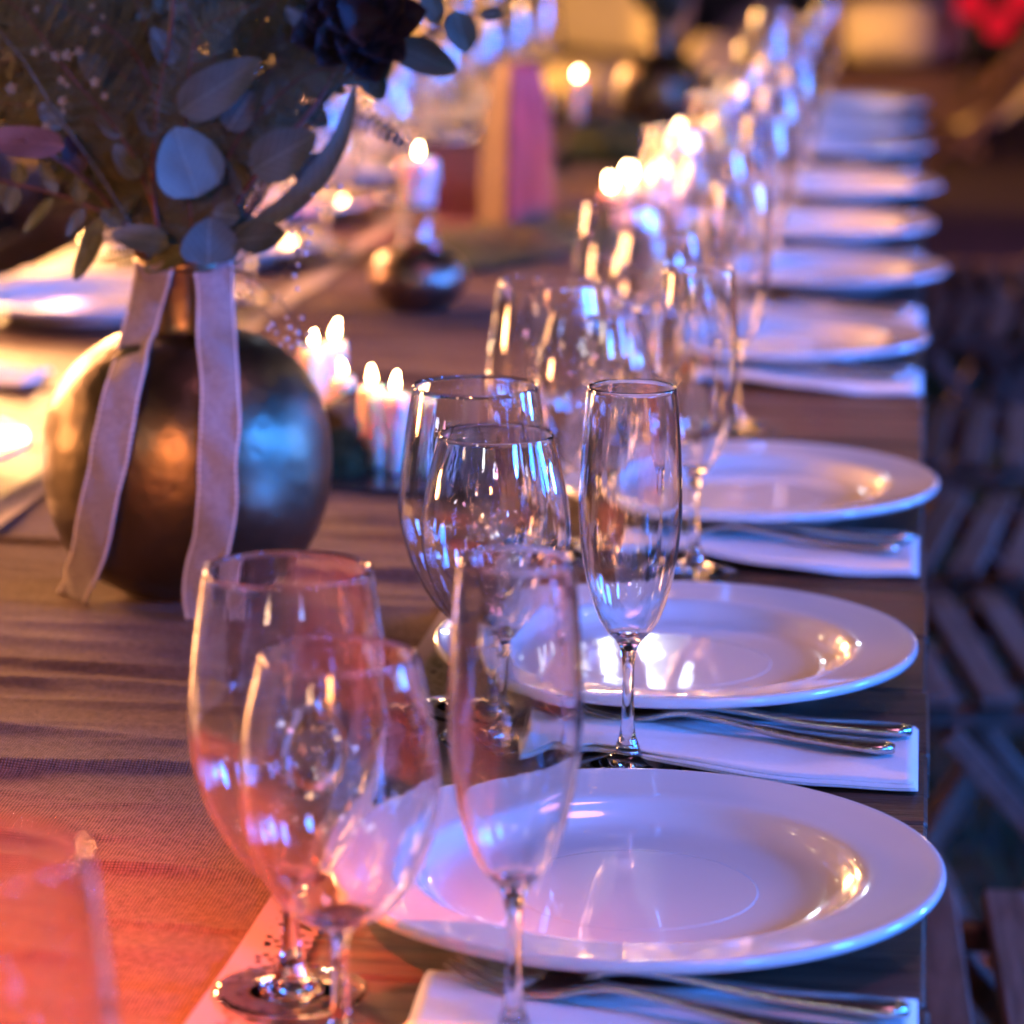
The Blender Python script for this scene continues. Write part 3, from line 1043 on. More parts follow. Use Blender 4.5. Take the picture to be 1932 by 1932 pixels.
def ribbon(path_px, half, label, seed, hang=0.0):
    rnd = random.Random(seed)
    P = []
    for (px, py, dy) in path_px:
        # iterate so the point sits just in front of the vase skin
        Y = VY - 0.09
        for _ in range(8):
            p = at(px, py, Y)
            x, z = p.x - VX, p.z - vz
            zz = max(z, 0.0)
            r = vase_front(x, min(zz, 0.2279))
            if z < 0.088:
                r = max(r, 0.0985 - (0.088 - z) * 0.25)
            yy = -math.sqrt(max(r * r - x * x, 0.0003))
            Y = VY + yy - 0.0035 - dy
        P.append(at(px, py, Y))
    C = spline(P, 10)
    vs, fs, st = [], [], MB()
    nw = 6
    tlen = 0.0
    edges = [[], []]
    for i, c in enumerate(C):
        d = (C[min(i + 1, len(C) - 1)] - C[max(i - 1, 0)]).normalized()
        nrm = Vector((c.x - VX, c.y - VY, 0.0))
        nrm = nrm.normalized() * 0.4 + Vector((0.1, -0.95, 0.15)) * 0.6
        w = d.cross(nrm).normalized()
        nn = w.cross(d).normalized()
        tw = 0.16 * math.sin(i * 0.21 + seed * 2.0)
        for k in range(nw + 1):
            t = k / nw * 2 - 1
            hh = half * (1.0 - 0.03 * math.sin(i * 0.3 + seed))
            cur = 0.0016 * (1 - t * t) + 0.0012 * math.sin(i * 0.33 + seed + t * 1.2) + tw * t * 0.006
            p = c + w * (t * hh) + nn * abs(cur)
            if i == len(C) - 1:
                p += d * (0.006 * t)
            vs.append(p)
            if k == 0 or k == nw:
                e = c + w * (t * hh * 0.90) + nn * (abs(cur) + 0.0007)
                edges[0 if k == 0 else 1].append((e, d, w, nn))
    n0 = len(vs)
    w1 = nw + 1
    for i in range(len(C) - 1):
        for k in range(nw):
            a = i * w1 + k
            fs.append((a, a + 1, a + w1 + 1, a + w1))
    rb = mesh_obj('ribbon', vs, fs, M_RIB)
    tag(rb, label, 'ribbon', 'ribbons tied to the globe vase')
    sm = rb.modifiers.new('thickness', 'SOLIDIFY')
    sm.thickness = 0.0007
    for side in edges:
        acc = 0.0
        for (e, d, w, nn), (e2, *_r) in zip(side, side[1:]):
            L = (e2 - e).length
            q = 0.0
            while q < L - 1e-6:
                ph = (acc + q) % 0.0042
                if ph < 0.0027:
                    q2 = min(L, q + 0.0027 - ph)
                    st.bar(e.lerp(e2, q / L), e.lerp(e2, q2 / L), 0.0013, 0.0006, nn, 0.0)
                else:
                    q2 = min(L, q + 0.0042 - ph)
                q = q2 + 1e-7
            acc += L
    sto = st.build('stitching', M_STITCH, rb, False)
    sto['kind'] = 'stuff'
    return rb


ribbon([(297, 498, 0.0), (290, 508, 0.002), (278, 565, 0.002), (258, 640, 0.004), (236, 720, 0.003), (218, 800, 0.002), (203, 880, 0.002), (184, 960, 0.004), (168, 1040, 0.006), (150, 1090, 0.006), (138, 1130, 0.008), (122, 1166, 0.010)], 0.0132, 'mauve stitched cotton ribbon slanting outward to a pointed end on the vase', 1)
ribbon([(398, 498, 0.0), (402, 508, 0.002), (406, 570, 0.002), (408, 640, 0.004), (414, 720, 0.002), (415, 800, 0.002), (410, 870, 0.004), (410, 940, 0.006), (402, 1010, 0.005), (388, 1070, 0.006), (382, 1130, 0.007), (392, 1180, 0.008)], 0.0135, 'mauve stitched cotton ribbon hanging straight down the front of the vase', 2)


# ================================================================== foliage of the globe vase
def leaf_mesh(name, L, Wd, cup, fold, tipp=1.0, bend=0.0, n=12, mcol=None):
    """leaf in its own space: base at origin, long axis +y, face +z"""
    vs, fs = [], []
    mcols = 6
    for i in range(n + 1):
        s = i / n
        hw = Wd / 2 * (math.sin(math.pi * s ** (0.80 * tipp)) ** 0.62 if 0 < s < 1 else 0.02)
        for k in range(mcols + 1):
            t = k / mcols * 2 - 1
            z = cup * (t * t) * hw - fold * (1 - abs(t)) * hw * 0.6 + bend * (s - 0.5) ** 2 * L + 0.02 * L * math.sin(s * 7 + t * 2)
            vs.append((t * hw + bend * 0.4 * L * (s * (1 - s)), s * L, z))
    w = mcols + 1
    for i in range(n):
        for k in range(mcols):
            a = i * w + k
            fs.append((a, a + 1, a + w + 1, a + w))
    me = bpy.data.meshes.new(name)
    me.from_pydata(vs, [], fs)
    me.polygons.foreach_set('use_smooth', [True] * len(me.polygons))
    if mcol:
        me.materials.append(mcol)
    return me


MPX = 2.13 * 1.03 / (FPX * 1932)      # metres for one photo pixel at the bouquet
TOCAM = -FWD


def leaf_at(parent, base, tip, width_px, mat, Y, tilt=(0, 0), cup=0.15, fold=0.1, tipp=1.0, bend=0.0, name='leaf', dyt=0.0):
    """a leaf between two photo points at depth Y, its face turned to the camera and tilted"""
    a, b = at(base[0], base[1], Y), at(tip[0], tip[1], Y + dyt)
    ax = b - a
    L = ax.length
    me = leaf_mesh(name, L, width_px * MPX * (Y / 2.1), cup, fold, tipp, bend, 12, mat)
    y = ax.normalized()
    zf = (TOCAM + RT * tilt[0] + UP * tilt[1])
    zf = (zf - y * zf.dot(y)).normalized()
    x = y.cross(zf)
    M = Matrix((x, y, zf)).transposed().to_4x4()
    M.translation = a
    o = link(name, me)
    o.matrix_world = M
    o.parent = parent
    o.matrix_parent_inverse = parent.matrix_world.inverted()
    return o


def stem_on(parent, pts, r0, r1, mat, name='stem'):
    C = spline(pts, 8)
    mb = MB()
    n = len(C)
    mb.tube(C, [r0 + (r1 - r0) * i / (n - 1) for i in range(n)], 6)
    return mb.build(name, mat, parent, True)


MOUTH = Vector((VX, VY, vz + 0.222))
BR = lambda nm, label, grp='stems of the bouquet in the globe vase', cat='branch': thing(nm, label, cat, (0, 0, 0), 0, grp)

# --- large silver-dollar eucalyptus in the middle
b1 = BR('eucalyptus_branch', 'eucalyptus branch with broad round blue-grey leaves above the vase neck')
stem_on(b1, [MOUTH + Vector((-.01, 0, -.03)), at(298, 440, 2.09), at(287, 330, 2.085), at(298, 190, 2.08), at(322, 60, 2.075), at(330, -40, 2.07)], 0.0022, 0.0012, M_STEM)
leaf_at(b1, (372, 372), (330, 240), 146, M_EUC, 2.055, (0.55, 0.25), 0.12, 0.03, 0.9)
leaf_at(b1, (338, 212), (492, 112), 86, M_EUC, 2.060, (0.7, 0.2), 0.1, 0.05, 0.85)
leaf_at(b1, (476, 322), (598, 252), 92, M_EUC, 2.058, (0.7, 0.3), 0.15, 0.05, 0.9)
leaf_at(b1, (392, 500), (396, 410), 118, M_EUC, 2.050, (0.5, 0.3), 0.15, 0.04, 0.85)
leaf_at(b1, (318, 462), (210, 440), 62, M_EUC, 2.062, (0.4, 0.4), 0.2, 0.1, 0.9)
leaf_at(b1, (355, 470), (272, 512), 44, M_OLIVE, 2.068, (-0.1, 0.3), 0.2, 0.1, 0.9)
leaf_at(b1, (288, 395), (338, 352), 60, M_EUC2, 2.10, (0, 0.1))
leaf_at(b1, (420, 375), (455, 320), 46, M_EUC2, 2.10, (0.3, 0))
for (bs, tp, w, mm, tl) in [((430, 245), (478, 172), 58, M_EUC, (.4, .1)), ((262, 335), (214, 272), 54, M_EUC, (.5, .2)), ((306, 252), (256, 205), 50, M_EUC2, (.3, .1)), ((555, 335), (612, 292), 46, M_EUC, (.5, .2)), ((236, 255), (180, 214), 46, M_EUC, (.4, 0)), ((200, 148), (148, 102), 52, M_EUC2, (.3, .1)), ((330, 120), (286, 52), 54, M_EUC, (.5, .1)), ((402, 92), (452, 34), 52, M_EUC2, (.4, .1)), ((120, 240), (74, 196), 48, M_EUC, (.4, .2))]:
    leaf_at(b1, bs, tp, w, mm, 2.082, tl, 0.15, 0.08, 0.9)
b2 = BR('eucalyptus_branch', 'dark pointed leaf sprig leaning over the vase collar beside bright plates')
stem_on(b2, [MOUTH + Vector((.012, 0, -.02)), at(430, 420, 2.09), at(468, 352, 2.085), at(520, 285, 2.08), at(600, 190, 2.09), at(650, 90, 2.1), at(690, -10, 2.1)], 0.0018, 0.001, M_STEM)
leaf_at(b2, (438, 455), (540, 442), 62, M_EUC2, 2.060, (0.3, 0.3), 0.1, 0.12, 1.2)
leaf_at(b2, (452, 410), (400, 402), 50, M_EUC, 2.075, (0.1, 0.3))
leaf_at(b2, (470, 370), (440, 300), 40, M_EUC2, 2.085)
b3 = BR('sickle_leaf', 'long curved teal sickle leaf arching beside the bouquet', None, 'leaf')
p = spline([at(448, 440, 2.075), at(505, 412, 2.07), at(565, 370, 2.065), at(615, 310, 2.065), at(648, 245, 2.07), at(668, 165, 2.08)], 8)
vs, fs = [], []
for i, c in enumerate(p):
    s = i / (len(p) - 1)
    d = (p[min(i + 1, len(p) - 1)] - p[max(i - 1, 0)]).normalized()
    w = d.cross(TOCAM).normalized()
    h = 0.0078 * math.sin(math.pi * (0.08 + 0.90 * s)) ** 0.8
    for t in (-1, -0.5, 0, 0.5, 1):
        vs.append(c + w * (t * h) + TOCAM * (0.35 * h * abs(t)))
for i in range(len(p) - 1):
    for k in range(4):
        fs.append((i * 5 + k, i * 5 + k + 1, i * 5 + k + 6, i * 5 + k + 5))
mesh_obj('blade', vs, fs, M_EUC, b3)

# --- side branch with small oval leaves on the dark side
b4 = BR('eucalyptus_branch', 'branch with small oval leaves reaching to the frame edge over dark chairs')
stem_on(b4, [MOUTH + Vector((-.015, 0, -.02)), at(240, 430, 2.09), at(170, 390, 2.085), at(110, 368, 2.08), at(40, 350, 2.075), at(-30, 335, 2.07)], 0.0017, 0.0009, M_STEM)
for (bs, tp, w, mm, tl) in [((30, 352), (14, 402), 34, M_EUC, (.2, .1)), ((36, 348), (38, 305), 32, M_OLIVE, (0, 0)), ((106, 366), (74, 302), 27, M_EUC, (.3, .1)), ((100, 374), (44, 440), 24, M_OLIVE, (0, .2)), ((150, 386), (152, 324), 34, M_OLIVE, (.1, 0)), ((158, 392), (126, 448), 24, M_EUC, (.4, .1)), ((196, 408), (152, 486), 30, M_OLIVE, (.1, .1)), ((190, 430), (140, 530), 38, M_OLIVE, (.0, .1)), ((215, 400), (262, 372), 34, M_EUC2, (.1, .1)), ((230, 425), (190, 395), 36, M_EUC2, (0, 0)), ((8, 340), (-30, 400), 40, M_EUC, (.2, 0))]:
    leaf_at(b4, bs, tp, w, mm, 2.078, tl, 0.15, 0.1, 1.0)
b5 = BR('broad_leaf_branch', 'branch with one wide rose-lit leaf at the frame edge among ferns')
stem_on(b5, [MOUTH + Vector((-.018, 0, -.02)), at(215, 400, 2.10), at(150, 330, 2.06), at(90, 290, 2.03), at(40, 262, 2.02)], 0.0016, 0.0009, M_STEM)
leaf_at(b5, (122, 275), (-40, 262), 72, leaf_material('pink_lit_leaf', (0.11, 0.06, 0.065)), 2.02, (0, .5), 0.1, 0.1, 1.0)  # pink light on this leaf is put into its base colour
leaf_at(b5, (150, 330), (130, 250), 46, M_PLUM, 2.06)

# --- dark leaves on the far upper side
b6 = BR('dark_leaf_branch', 'branch of dark triangular leaves spreading over the bright background')
stem_on(b6, [MOUTH + Vector((.016, .006, -.02)), at(505, 330, 2.12), at(600, 200, 2.13), at(690, 120, 2.14), at(790, 70, 2.15), at(900, 30, 2.16), at(950, 10, 2.16)], 0.0016, 0.0008, M_STEM)
for (bs, tp, w, mm, tl) in [((735, 80), (862, 135), 66, M_EUC2, (0, .1)), ((725, 70), (690, 178), 62, M_EUC2, (.1, 0)), ((858, 18), (882, 102), 58, M_EUC2, (.2, .0)), ((905, 28), (952, 26), 26, M_EUC, (.1, .2)), ((540, 12), (606, 88), 30, M_EUC, (.3, .1)), ((600, 60), (520, 95), 70, M_EUC2, (.1, 0)), ((640, 170), (575, 125), 56, M_EUC2, (0, .1)), ((690, 175), (730, 150), 52, M_EUC2, (0, 0)), ((545, 150), (500, 215), 48, M_EUC, (.2, .1)), ((830, 45), (800, -20), 46, M_EUC2, (.2, 0)), ((620, 235), (560, 200), 44, M_EUC2, (.2, .1)), ((760, 60), (700, -15), 60, M_EUC2, (.1, 0))]:
    leaf_at(b6, bs, tp, w, mm, 2.13, tl, 0.12, 0.12, 1.1)
b7 = BR('dark_rose', 'large near-black violet rose at the top of the bouquet', None, 'flower')
stem_on(b7, [MOUTH + Vector((.01, .004, -.02)), at(520, 330, 2.12), at(620, 180, 2.11), at(680, 70, 2.10)], 0.0018, 0.0014, M_TWIG)
rc = at(682, 42, 2.10)
random.seed(17)
for k in range(26):
    rr = 0.006 + 0.0016 * k ** 0.85
    a = k * 2.4
    c = rc + RT * (rr * math.cos(a)) + UP * (rr * math.sin(a) * 0.9) + TOCAM * (0.014 - rr * 0.55)
    out = (RT * math.cos(a) + UP * math.sin(a))
    y = (out * 0.9 + TOCAM * 0.5 + Vector((0, 0, .1 * random.random()))).normalized()
    zf = (TOCAM - out * 0.4)
    zf = (zf - y * zf.dot(y)).normalized()
    x = y.cross(zf)
    Mx = Matrix((x, y, zf)).transposed().to_4x4()
    Mx.translation = c - y * 0.008
    o = link('petal', leaf_mesh('petal', 0.022 + 0.0003 * k, 0.022 + 0.0004 * k, 0.5, -0.1, 0.7, 0.3, 8, M_PLUM))
    o.matrix_world = Mx
    o.parent = b7


# --- ferns
def fern(parent, pts, wid, seed, mat, dens=1.0):
    """bipinnate frond along a curve; pinnae lie roughly in the picture plane, uneven"""
    rnd = random.Random(seed)
    C = spline(pts, 14)
    mb = MB()
    L = [0.0]
    for a, b in zip(C, C[1:]):
        L.append(L[-1] + (b - a).length)
    tot = L[-1]
    st = 0.0052 / dens
    n = int(tot / st)
    nrm0 = (TOCAM + RT * rnd.uniform(-.5, .5) + UP * rnd.uniform(-.5, .5)).normalized()
    i = 0
    for q in range(n):
        s = (q + 0.5) * st
        while i < len(L) - 2 and L[i + 1] < s:
            i += 1
        f = (s - L[i]) / max(1e-6, L[i + 1] - L[i])
        c = C[i].lerp(C[i + 1], f)
        d = (C[i + 1] - C[i]).normalized()
        u = s / tot
        if u < 0.10:
            continue
        pl = wid * (math.sin(math.pi * min(1, 0.22 + 0.78 * u)) ** 0.7) * rnd.uniform(0.85, 1.1)
        for sd in (-1, 1):
            w = d.cross(nrm0).normalized() * sd
            ax = (w * 0.90 + d * 0.42 + nrm0 * rnd.uniform(-.22, .22)).normalized()
            tn = (nrm0 + w * rnd.uniform(-.3, .3)).normalized()
            side = ax.cross(tn).normalized()
            np_ = max(4, int(pl / 0.0026))
            for k in range(np_):
                v = (k + 0.5) / np_
                pc = c + ax * (pl * v) + tn * (-0.12 * pl * v * v)
                h = 0.0031 * (1 - 0.75 * v) + 0.0006
                for s2 in (-1, 1):
                    tip = pc + side * (s2 * h) + ax * (h * 0.55)
                    mb.add([pc - ax * 0.00085, pc + ax * 0.00105, tip], [(0, 1, 2)])
    fr = mb.build('fronds', mat, parent, False)
    fr['kind'] = 'stuff'
    mb2 = MB()
    m_ = len(C)
    mb2.tube(C, [0.0011 * (1 - 0.75 * k / m_) for k in range(m_)], 5)
    mb2.build('stem', M_STEM, parent, True)


random.seed(5)
FERNS = [
    ([(330, 470), (310, 330), (270, 200), (190, 110), (70, 60)], 0.040, 2.10),
    ([(330, 470), (300, 350), (220, 260), (110, 210), (-40, 190)], 0.036, 2.09),
    ([(340, 470), (330, 330), (330, 200), (300, 90), (250, -20)], 0.042, 2.13),
    ([(350, 470), (380, 330), (420, 190), (470, 80), (540, -20)], 0.040, 2.14),
    ([(350, 470), (400, 350), (480, 230), (590, 130), (700, 60)], 0.038, 2.15),
    ([(340, 470), (300, 380), (240, 320), (160, 290), (60, 290)], 0.030, 2.11),
    ([(360, 470), (430, 360), (540, 260), (650, 215), (770, 275)], 0.022, 2.10),
    ([(340, 470), (260, 330), (150, 180), (70, 60), (10, -60)], 0.042, 2.14),
    ([(345, 470), (350, 300), (400, 130), (430, 30), (440, -60)], 0.036, 2.11),
    ([(335, 470), (250, 300), (130, 130), (30, 20), (-60, -40)], 0.040, 2.07),
    ([(345, 470), (360, 320), (350, 160), (380, 60), (470, 10)], 0.030, 2.06),
    ([(345, 470), (300, 300), (200, 60), (150, -60)], 0.042, 2.17),
    ([(345, 470), (420, 280), (560, 60), (620, -60)], 0.040, 2.18),
    ([(345, 470), (200, 330), (60, 130), (-60, 80)], 0.040, 2.19),
    ([(335, 470), (290, 410), (225, 385), (165, 400)], 0.022, 2.12),
    ([(345, 470), (420, 330), (520, 180), (640, 60), (720, -20)], 0.040, 2.20),
    ([(345, 470), (330, 300), (260, 150), (240, 0)], 0.042, 2.22),
    ([(335, 470), (270, 360), (170, 250), (60, 240), (-30, 270)], 0.034, 2.105),
    ([(335, 470), (280, 300), (160, 150), (60, 110), (-40, 130)], 0.038, 2.10),
    ([(340, 470), (310, 250), (240, 90), (140, 20), (40, -20)], 0.040, 2.095),
    ([(345, 470), (390, 260), (440, 70), (520, 0), (590, -50)], 0.034, 2.15),
    ([(345, 470), (430, 300), (540, 160), (620, 130), (690, 150)], 0.026, 2.09),
    ([(340, 470), (330, 260), (370, 90), (330, -40)], 0.036, 2.11),
]
for k, (pp, wd_, Y) in enumerate(FERNS):
    t = thing('fern_frond', 'feathery dark olive fern frond in the shadowy upper bouquet', 'fern', (0, 0, 0), 0, 'fern fronds of the bouquet')
    pts = [MOUTH + Vector((random.uniform(-.015, .015), random.uniform(-.01, .012), -.02))] + [at(px + random.uniform(-8, 8), py, VY + (Y - VY) * min(1, (j + 1) / 2)) for j, (px, py) in enumerate(pp[1:])]
    fern(t, pts, wd_, 40 + k, M_FERN)

# filler: small-leaved dark shrubs behind the ferns, blossoms at the edge
for k in range(9):
    t = thing('leafy_twig', 'dark twig with many small leaves filling the bouquet behind the ferns', 'twig', (0, 0, 0), 0, 'dark filler twigs of the bouquet')
    ex, ey = [(-20, 20), (60, -30), (180, -40), (300, -40), (420, -40), (560, -30), (20, 180), (650, 40), (110, 60)][k]
    Y = 2.16 + 0.02 * (k % 4)
    pts = [MOUTH + Vector((random.uniform(-.012, .012), .008, -.02)), at(342 + (ex - 342) * 0.3, 470 + (ey - 470) * 0.35, 2.13), at(342 + (ex - 342) * 0.7, 470 + (ey - 470) * 0.66, Y), at(ex, ey, Y)]
    stem_on(t, pts, 0.0014, 0.0006, M_TWIG)
    C = spline(pts, 12)
    mb = MB()
    for c in C[8:]:
        for q in range(3):
            ax = Vector((random.uniform(-1, 1), random.uniform(-.4, .4), random.uniform(-.6, 1))).normalized()
            nn = (TOCAM + Vector((random.uniform(-.9, .9), 0, random.uniform(-.9, .9)))).normalized()
            sd = ax.cross(nn).normalized()
            L_, w_ = random.uniform(.016, .032), random.uniform(.005, .010)
            b_ = c + ax * random.uniform(0.0, .006)
            mb.add([b_, b_ + ax * L_ * .35 + sd * w_, b_ + ax * L_, b_ + ax * L_ * .35 - sd * w_, b_ + ax * L_ * .7 + sd * w_ * .7, b_ + ax * L_ * .7 - sd * w_ * .7], [(0, 1, 3), (1, 4, 5, 3), (4, 2, 5)])
    lo = mb.build('leaves', M_EUC2 if k % 3 else M_FERN, t, False)
    lo['kind'] = 'stuff'
t = thing('blossom_twig', 'twig with tiny cream blossoms at the amber-lit frame edge', 'twig', (0, 0, 0))
pts = [MOUTH + Vector((-.01, 0, -.02)), at(200, 350, 2.07), at(110, 220, 2.05), at(40, 110, 2.04), at(-20, 40, 2.04)]
stem_on(t, pts, 0.0013, 0.0006, M_TWIG)
for k in range(18):
    c = at(random.choice((random.uniform(0, 130), random.uniform(100, 200))), random.uniform(10, 260), random.uniform(2.03, 2.06))
    r_ = random.uniform(0.0012, 0.0028)
    mb = MB()
    for q in range(5):
        a = q * 1.2566 + k
        d = RT * math.cos(a) + UP * math.sin(a)
        e = RT * -math.sin(a) + UP * math.cos(a)
        mb.add([c, c + d * r_ + e * r_ * .5 + TOCAM * r_ * .4, c + d * r_ * 1.6 + TOCAM * r_ * .2, c + d * r_ - e * r_ * .5 + TOCAM * r_ * .4], [(0, 1, 2, 3)])
    mb.build('blossom', M_BLOSSOM, t, False)

# gypsophila trailing down by the collar
t = thing('gypsophila_sprig', 'thin trailing sprig with tiny pale blue buds beside the vase collar', 'sprig', (0, 0, 0))
for (pp, Y) in [([(430, 505), (470, 520), (520, 560), (560, 610), (575, 660)], 2.06), ([(440, 500), (500, 470), (545, 430), (575, 400)], 2.05), ([(470, 520), (480, 570), (510, 600), (530, 630)], 2.06), ([(440, 510), (520, 520), (560, 480), (570, 430)], 2.05), ([(440, 500), (520, 430), (580, 370), (632, 350)], 2.06)]:
    pts = [at(px, py, Y) for px, py in pp]
    stem_on(t, pts, 0.0005, 0.0003, M_TWIG)
for (px, py) in [(575, 655), (562, 648), (548, 655), (540, 640), (528, 650), (520, 628), (505, 620), (560, 628), (583, 632), (572, 432), (580, 458), (560, 470), (575, 478), (562, 500), (550, 440), (585, 440), (540, 600), (512, 612), (554, 520), (560, 545), (600, 395), (590, 368), (640, 352), (615, 352), (545, 618), (568, 600)]:
    mb = MB()
    r_ = random.uniform(0.0013, 0.0024)
    mb.lathe(sp2([(0, -r_), (r_ * .8, -r_ * .5), (r_, 0.1 * r_), (r_ * .7, r_ * .7), (0, r_)], 2), 8, at(px, py, 2.05 + random.uniform(0, .012)))
    mb.build('bud', M_BUD, t, True)


# ================================================================== candles
def flame_prof(h, r):
    return sp2([(0, 0), (r * .75, h * .10), (r, h * .28), (r * .72, h * .55), (r * .30, h * .82), (0, h)], 4)


def candle(x, y, z, h, r, label, seed, fh=0.016, group=None, lean=(0, 0)):
    rnd = random.Random(seed)
    t = thing('candle', label, 'candle', (x, y, z), rnd.uniform(0, 6), group)
    t.rotation_euler.x, t.rotation_euler.y = lean
    a0 = rnd.uniform(0, 6)
    mb = MB()
    pr = [(0, 0), (r * 0.96, 0), (r, h * .04), (r * 1.0, h * .5), (r * 1.02, h * .8), (r * 1.0, h * .95), (r * .92, h * 1.0), (r * .8, h * .985), (r * .5, h * .955), (0, h * .945)]
    mb.lathe(pr, 24, (0, 0, 0), lambda a, zz: 1 + (0.07 * math.sin(3 * a + a0) + .05 * math.sin(7 * a + a0 * 2)) * (zz / h))
    for k in range(4):          # wax runs
        a = a0 + k * 1.7
        l = h * rnd.uniform(.25, .6)
        mb.tube([(r * 1.02 * math.cos(a), r * 1.02 * math.sin(a), h * .97), (r * 1.06 * math.cos(a), r * 1.06 * math.sin(a), h * .9), (r * 1.05 * math.cos(a), r * 1.05 * math.sin(a), h - l)], [r * .12, r * .16, r * .22], 6)
    mb.build('wax', M_WAX, t, True)
    mb = MB()
    mb.tube([(0, 0, h * .93), (0.0004, 0, h + .004), (0.0014, 0, h + .008)], 0.0007, 5)
    mb.build('wick', M_WICK, t)
    mb = MB()
    fh = fh * rnd.uniform(0.78, 1.15)
    mb.lathe(flame_prof(fh, fh * rnd.uniform(.17, .22)), 16, (0, 0, h + .003))
    lx, ly = rnd.uniform(-.32, .32), rnd.uniform(-.32, .32)
    for v in mb.v:
        q = max(0.0, v.z - h - .003)
        v.x += lx * q * q / fh
        v.y += ly * q * q / fh
    mb.build('flame', M_FLAME, t, True)
    return t


def tray(x, y, w, d, label, z=0.0):
    t = thing('slate_tray', label, 'tray', (x, y, T + z), R(2))
    mb = MB()
    mb.box((0, 0, 0.0045), (w, d, 0.009), None, 0.0015)
    mb.build('slab', M_SLATE, t)
    mb = MB()
    for sx in (-1, 1):
        mb.box((sx * (w / 2 - .003), 0, 0.0125), (0.006, d, 0.006), None, 0.001)
    mb.build('rim', M_SLATE, t)
    return t


def log_piece(x, y, z, L, r, rot, label, seed):
    t = thing('bark_log', label, 'log', (x, y, z), rot)
    mb = MB()
    n, mlen = 28, 16
    vs, fs = [], []
    for i in range(mlen + 1):
        for k in range(n):
            a = 2 * math.pi * k / n
            rr = r * (1 + 0.16 * noise.noise(Vector((math.cos(a) * 2 + seed, math.sin(a) * 2, i * .25))) + 0.10 * noise.noise(Vector((a * 5, i * .8, seed))))
            if i in (0, mlen):
                rr *= 0.96
            vs.append((L * (i / mlen - .5), rr * math.cos(a), max(0.0, r + rr * math.sin(a))))
    for i in range(mlen):
        for k in range(n):
            k2 = (k + 1) % n
            fs.append((i * n + k, i * n + k2, (i + 1) * n + k2, (i + 1) * n + k))
    fs.append(tuple(range(n))[::-1])
    fs.append(tuple(mlen * n + k for k in range(n)))
    mesh_obj('bark', vs, fs, M_BARK, t, False)
    return t


def moss(x, y, z, sx, sy, sz, label, seed, name='moss_clump'):
    """a cushion of moss: lumpy mound with short fibres"""
    rnd = random.Random(seed)
    t = thing(name, label, 'moss', (x, y, z), rnd.uniform(0, 6))
    vs, fs = [], []
    n, mr_ = 40, 12
    for i in range(mr_ + 1):
        ph = (i / mr_) * math.pi / 2
        for k in range(n):
            a = 2 * math.pi * k / n
            q = 1 + 0.28 * noise.noise(Vector((math.cos(a) * 2.2 + seed, math.sin(a) * 2.2, ph * 2))) + .1 * noise.noise(Vector((math.cos(a) * 7, math.sin(a) * 7 + seed, ph * 6)))
            vs.append((sx * q * math.cos(ph) * math.cos(a), sy * q * math.cos(ph) * math.sin(a), sz * q * math.sin(ph)))
    for i in range(mr_):
        for k in range(n):
            k2 = (k + 1) % n
            fs.append((i * n + k, i * n + k2, (i + 1) * n + k2, (i + 1) * n + k))
    mesh_obj('mound', vs, fs, M_MOSS, t, True)
    mb = MB()
    for q in range(1500):
        v = Vector(rnd.choice(vs))
        nn = Vector((v.x / sx ** 2, v.y / sy ** 2, v.z / sz ** 2 + .01)).normalized()
        d = (nn + Vector((rnd.uniform(-.7, .7), rnd.uniform(-.7, .7), rnd.uniform(-.2, .7)))).normalized()
        s_ = d.cross(Vector((rnd.random(), rnd.random(), .3))).normalized()
        h = rnd.uniform(.003, .009)
        v = v + Vector((rnd.uniform(-.003, .003), rnd.uniform(-.003, .003), 0))
        mb.add([v - s_ * .0009, v + s_ * .0009, v + d * h], [(0, 1, 2)])
    fo = mb.build('fibres', M_MOSS, t)
    fo['kind'] = 'stuff'
    return t


# candle group beside the vase
tray(-0.445, 2.575, 0.205, 0.29, 'dark slate tray under the candles beside the globe vase')
log_piece(-0.478, 2.60, T + 0.0095, 0.13, 0.022, R(80), 'mossy bark log on the slate tray beside the globe vase', 2.0)
moss(-0.468, 2.500, T + 0.0095, 0.03, 0.022, 0.026, 'moss clump in front of the bark log by the candles', 3)
moss(-0.395, 2.56, T + 0.0095, 0.022, 0.03, 0.014, 'small moss clump on the slate tray under the glass bowls', 8)
cz = T + 0.0095
candle(*at(702, 860, 2.52)[:2], cz, 0.066, 0.0095, 'lit white candle, front one of the group by the globe vase', 1, 0.0145)
candle(*at(746, 870, 2.50)[:2], cz, 0.064, 0.0100, 'lit white candle of the group closest to the wine glasses', 2, 0.0145)
candle(*at(592, 800, 2.66)[:2], cz, 0.074, 0.0105, 'lit white candle half hidden by the globe vase', 3, 0.0145)
candle(*at(632, 800, 2.68)[:2], cz, 0.076, 0.0100, 'lit white candle in the rear pair beside the globe vase', 4, 0.0145)
candle(*at(648, 810, 2.62)[:2], cz, 0.056, 0.0095, 'short lit candle in the middle of the group by the globe vase', 5, 0.015)

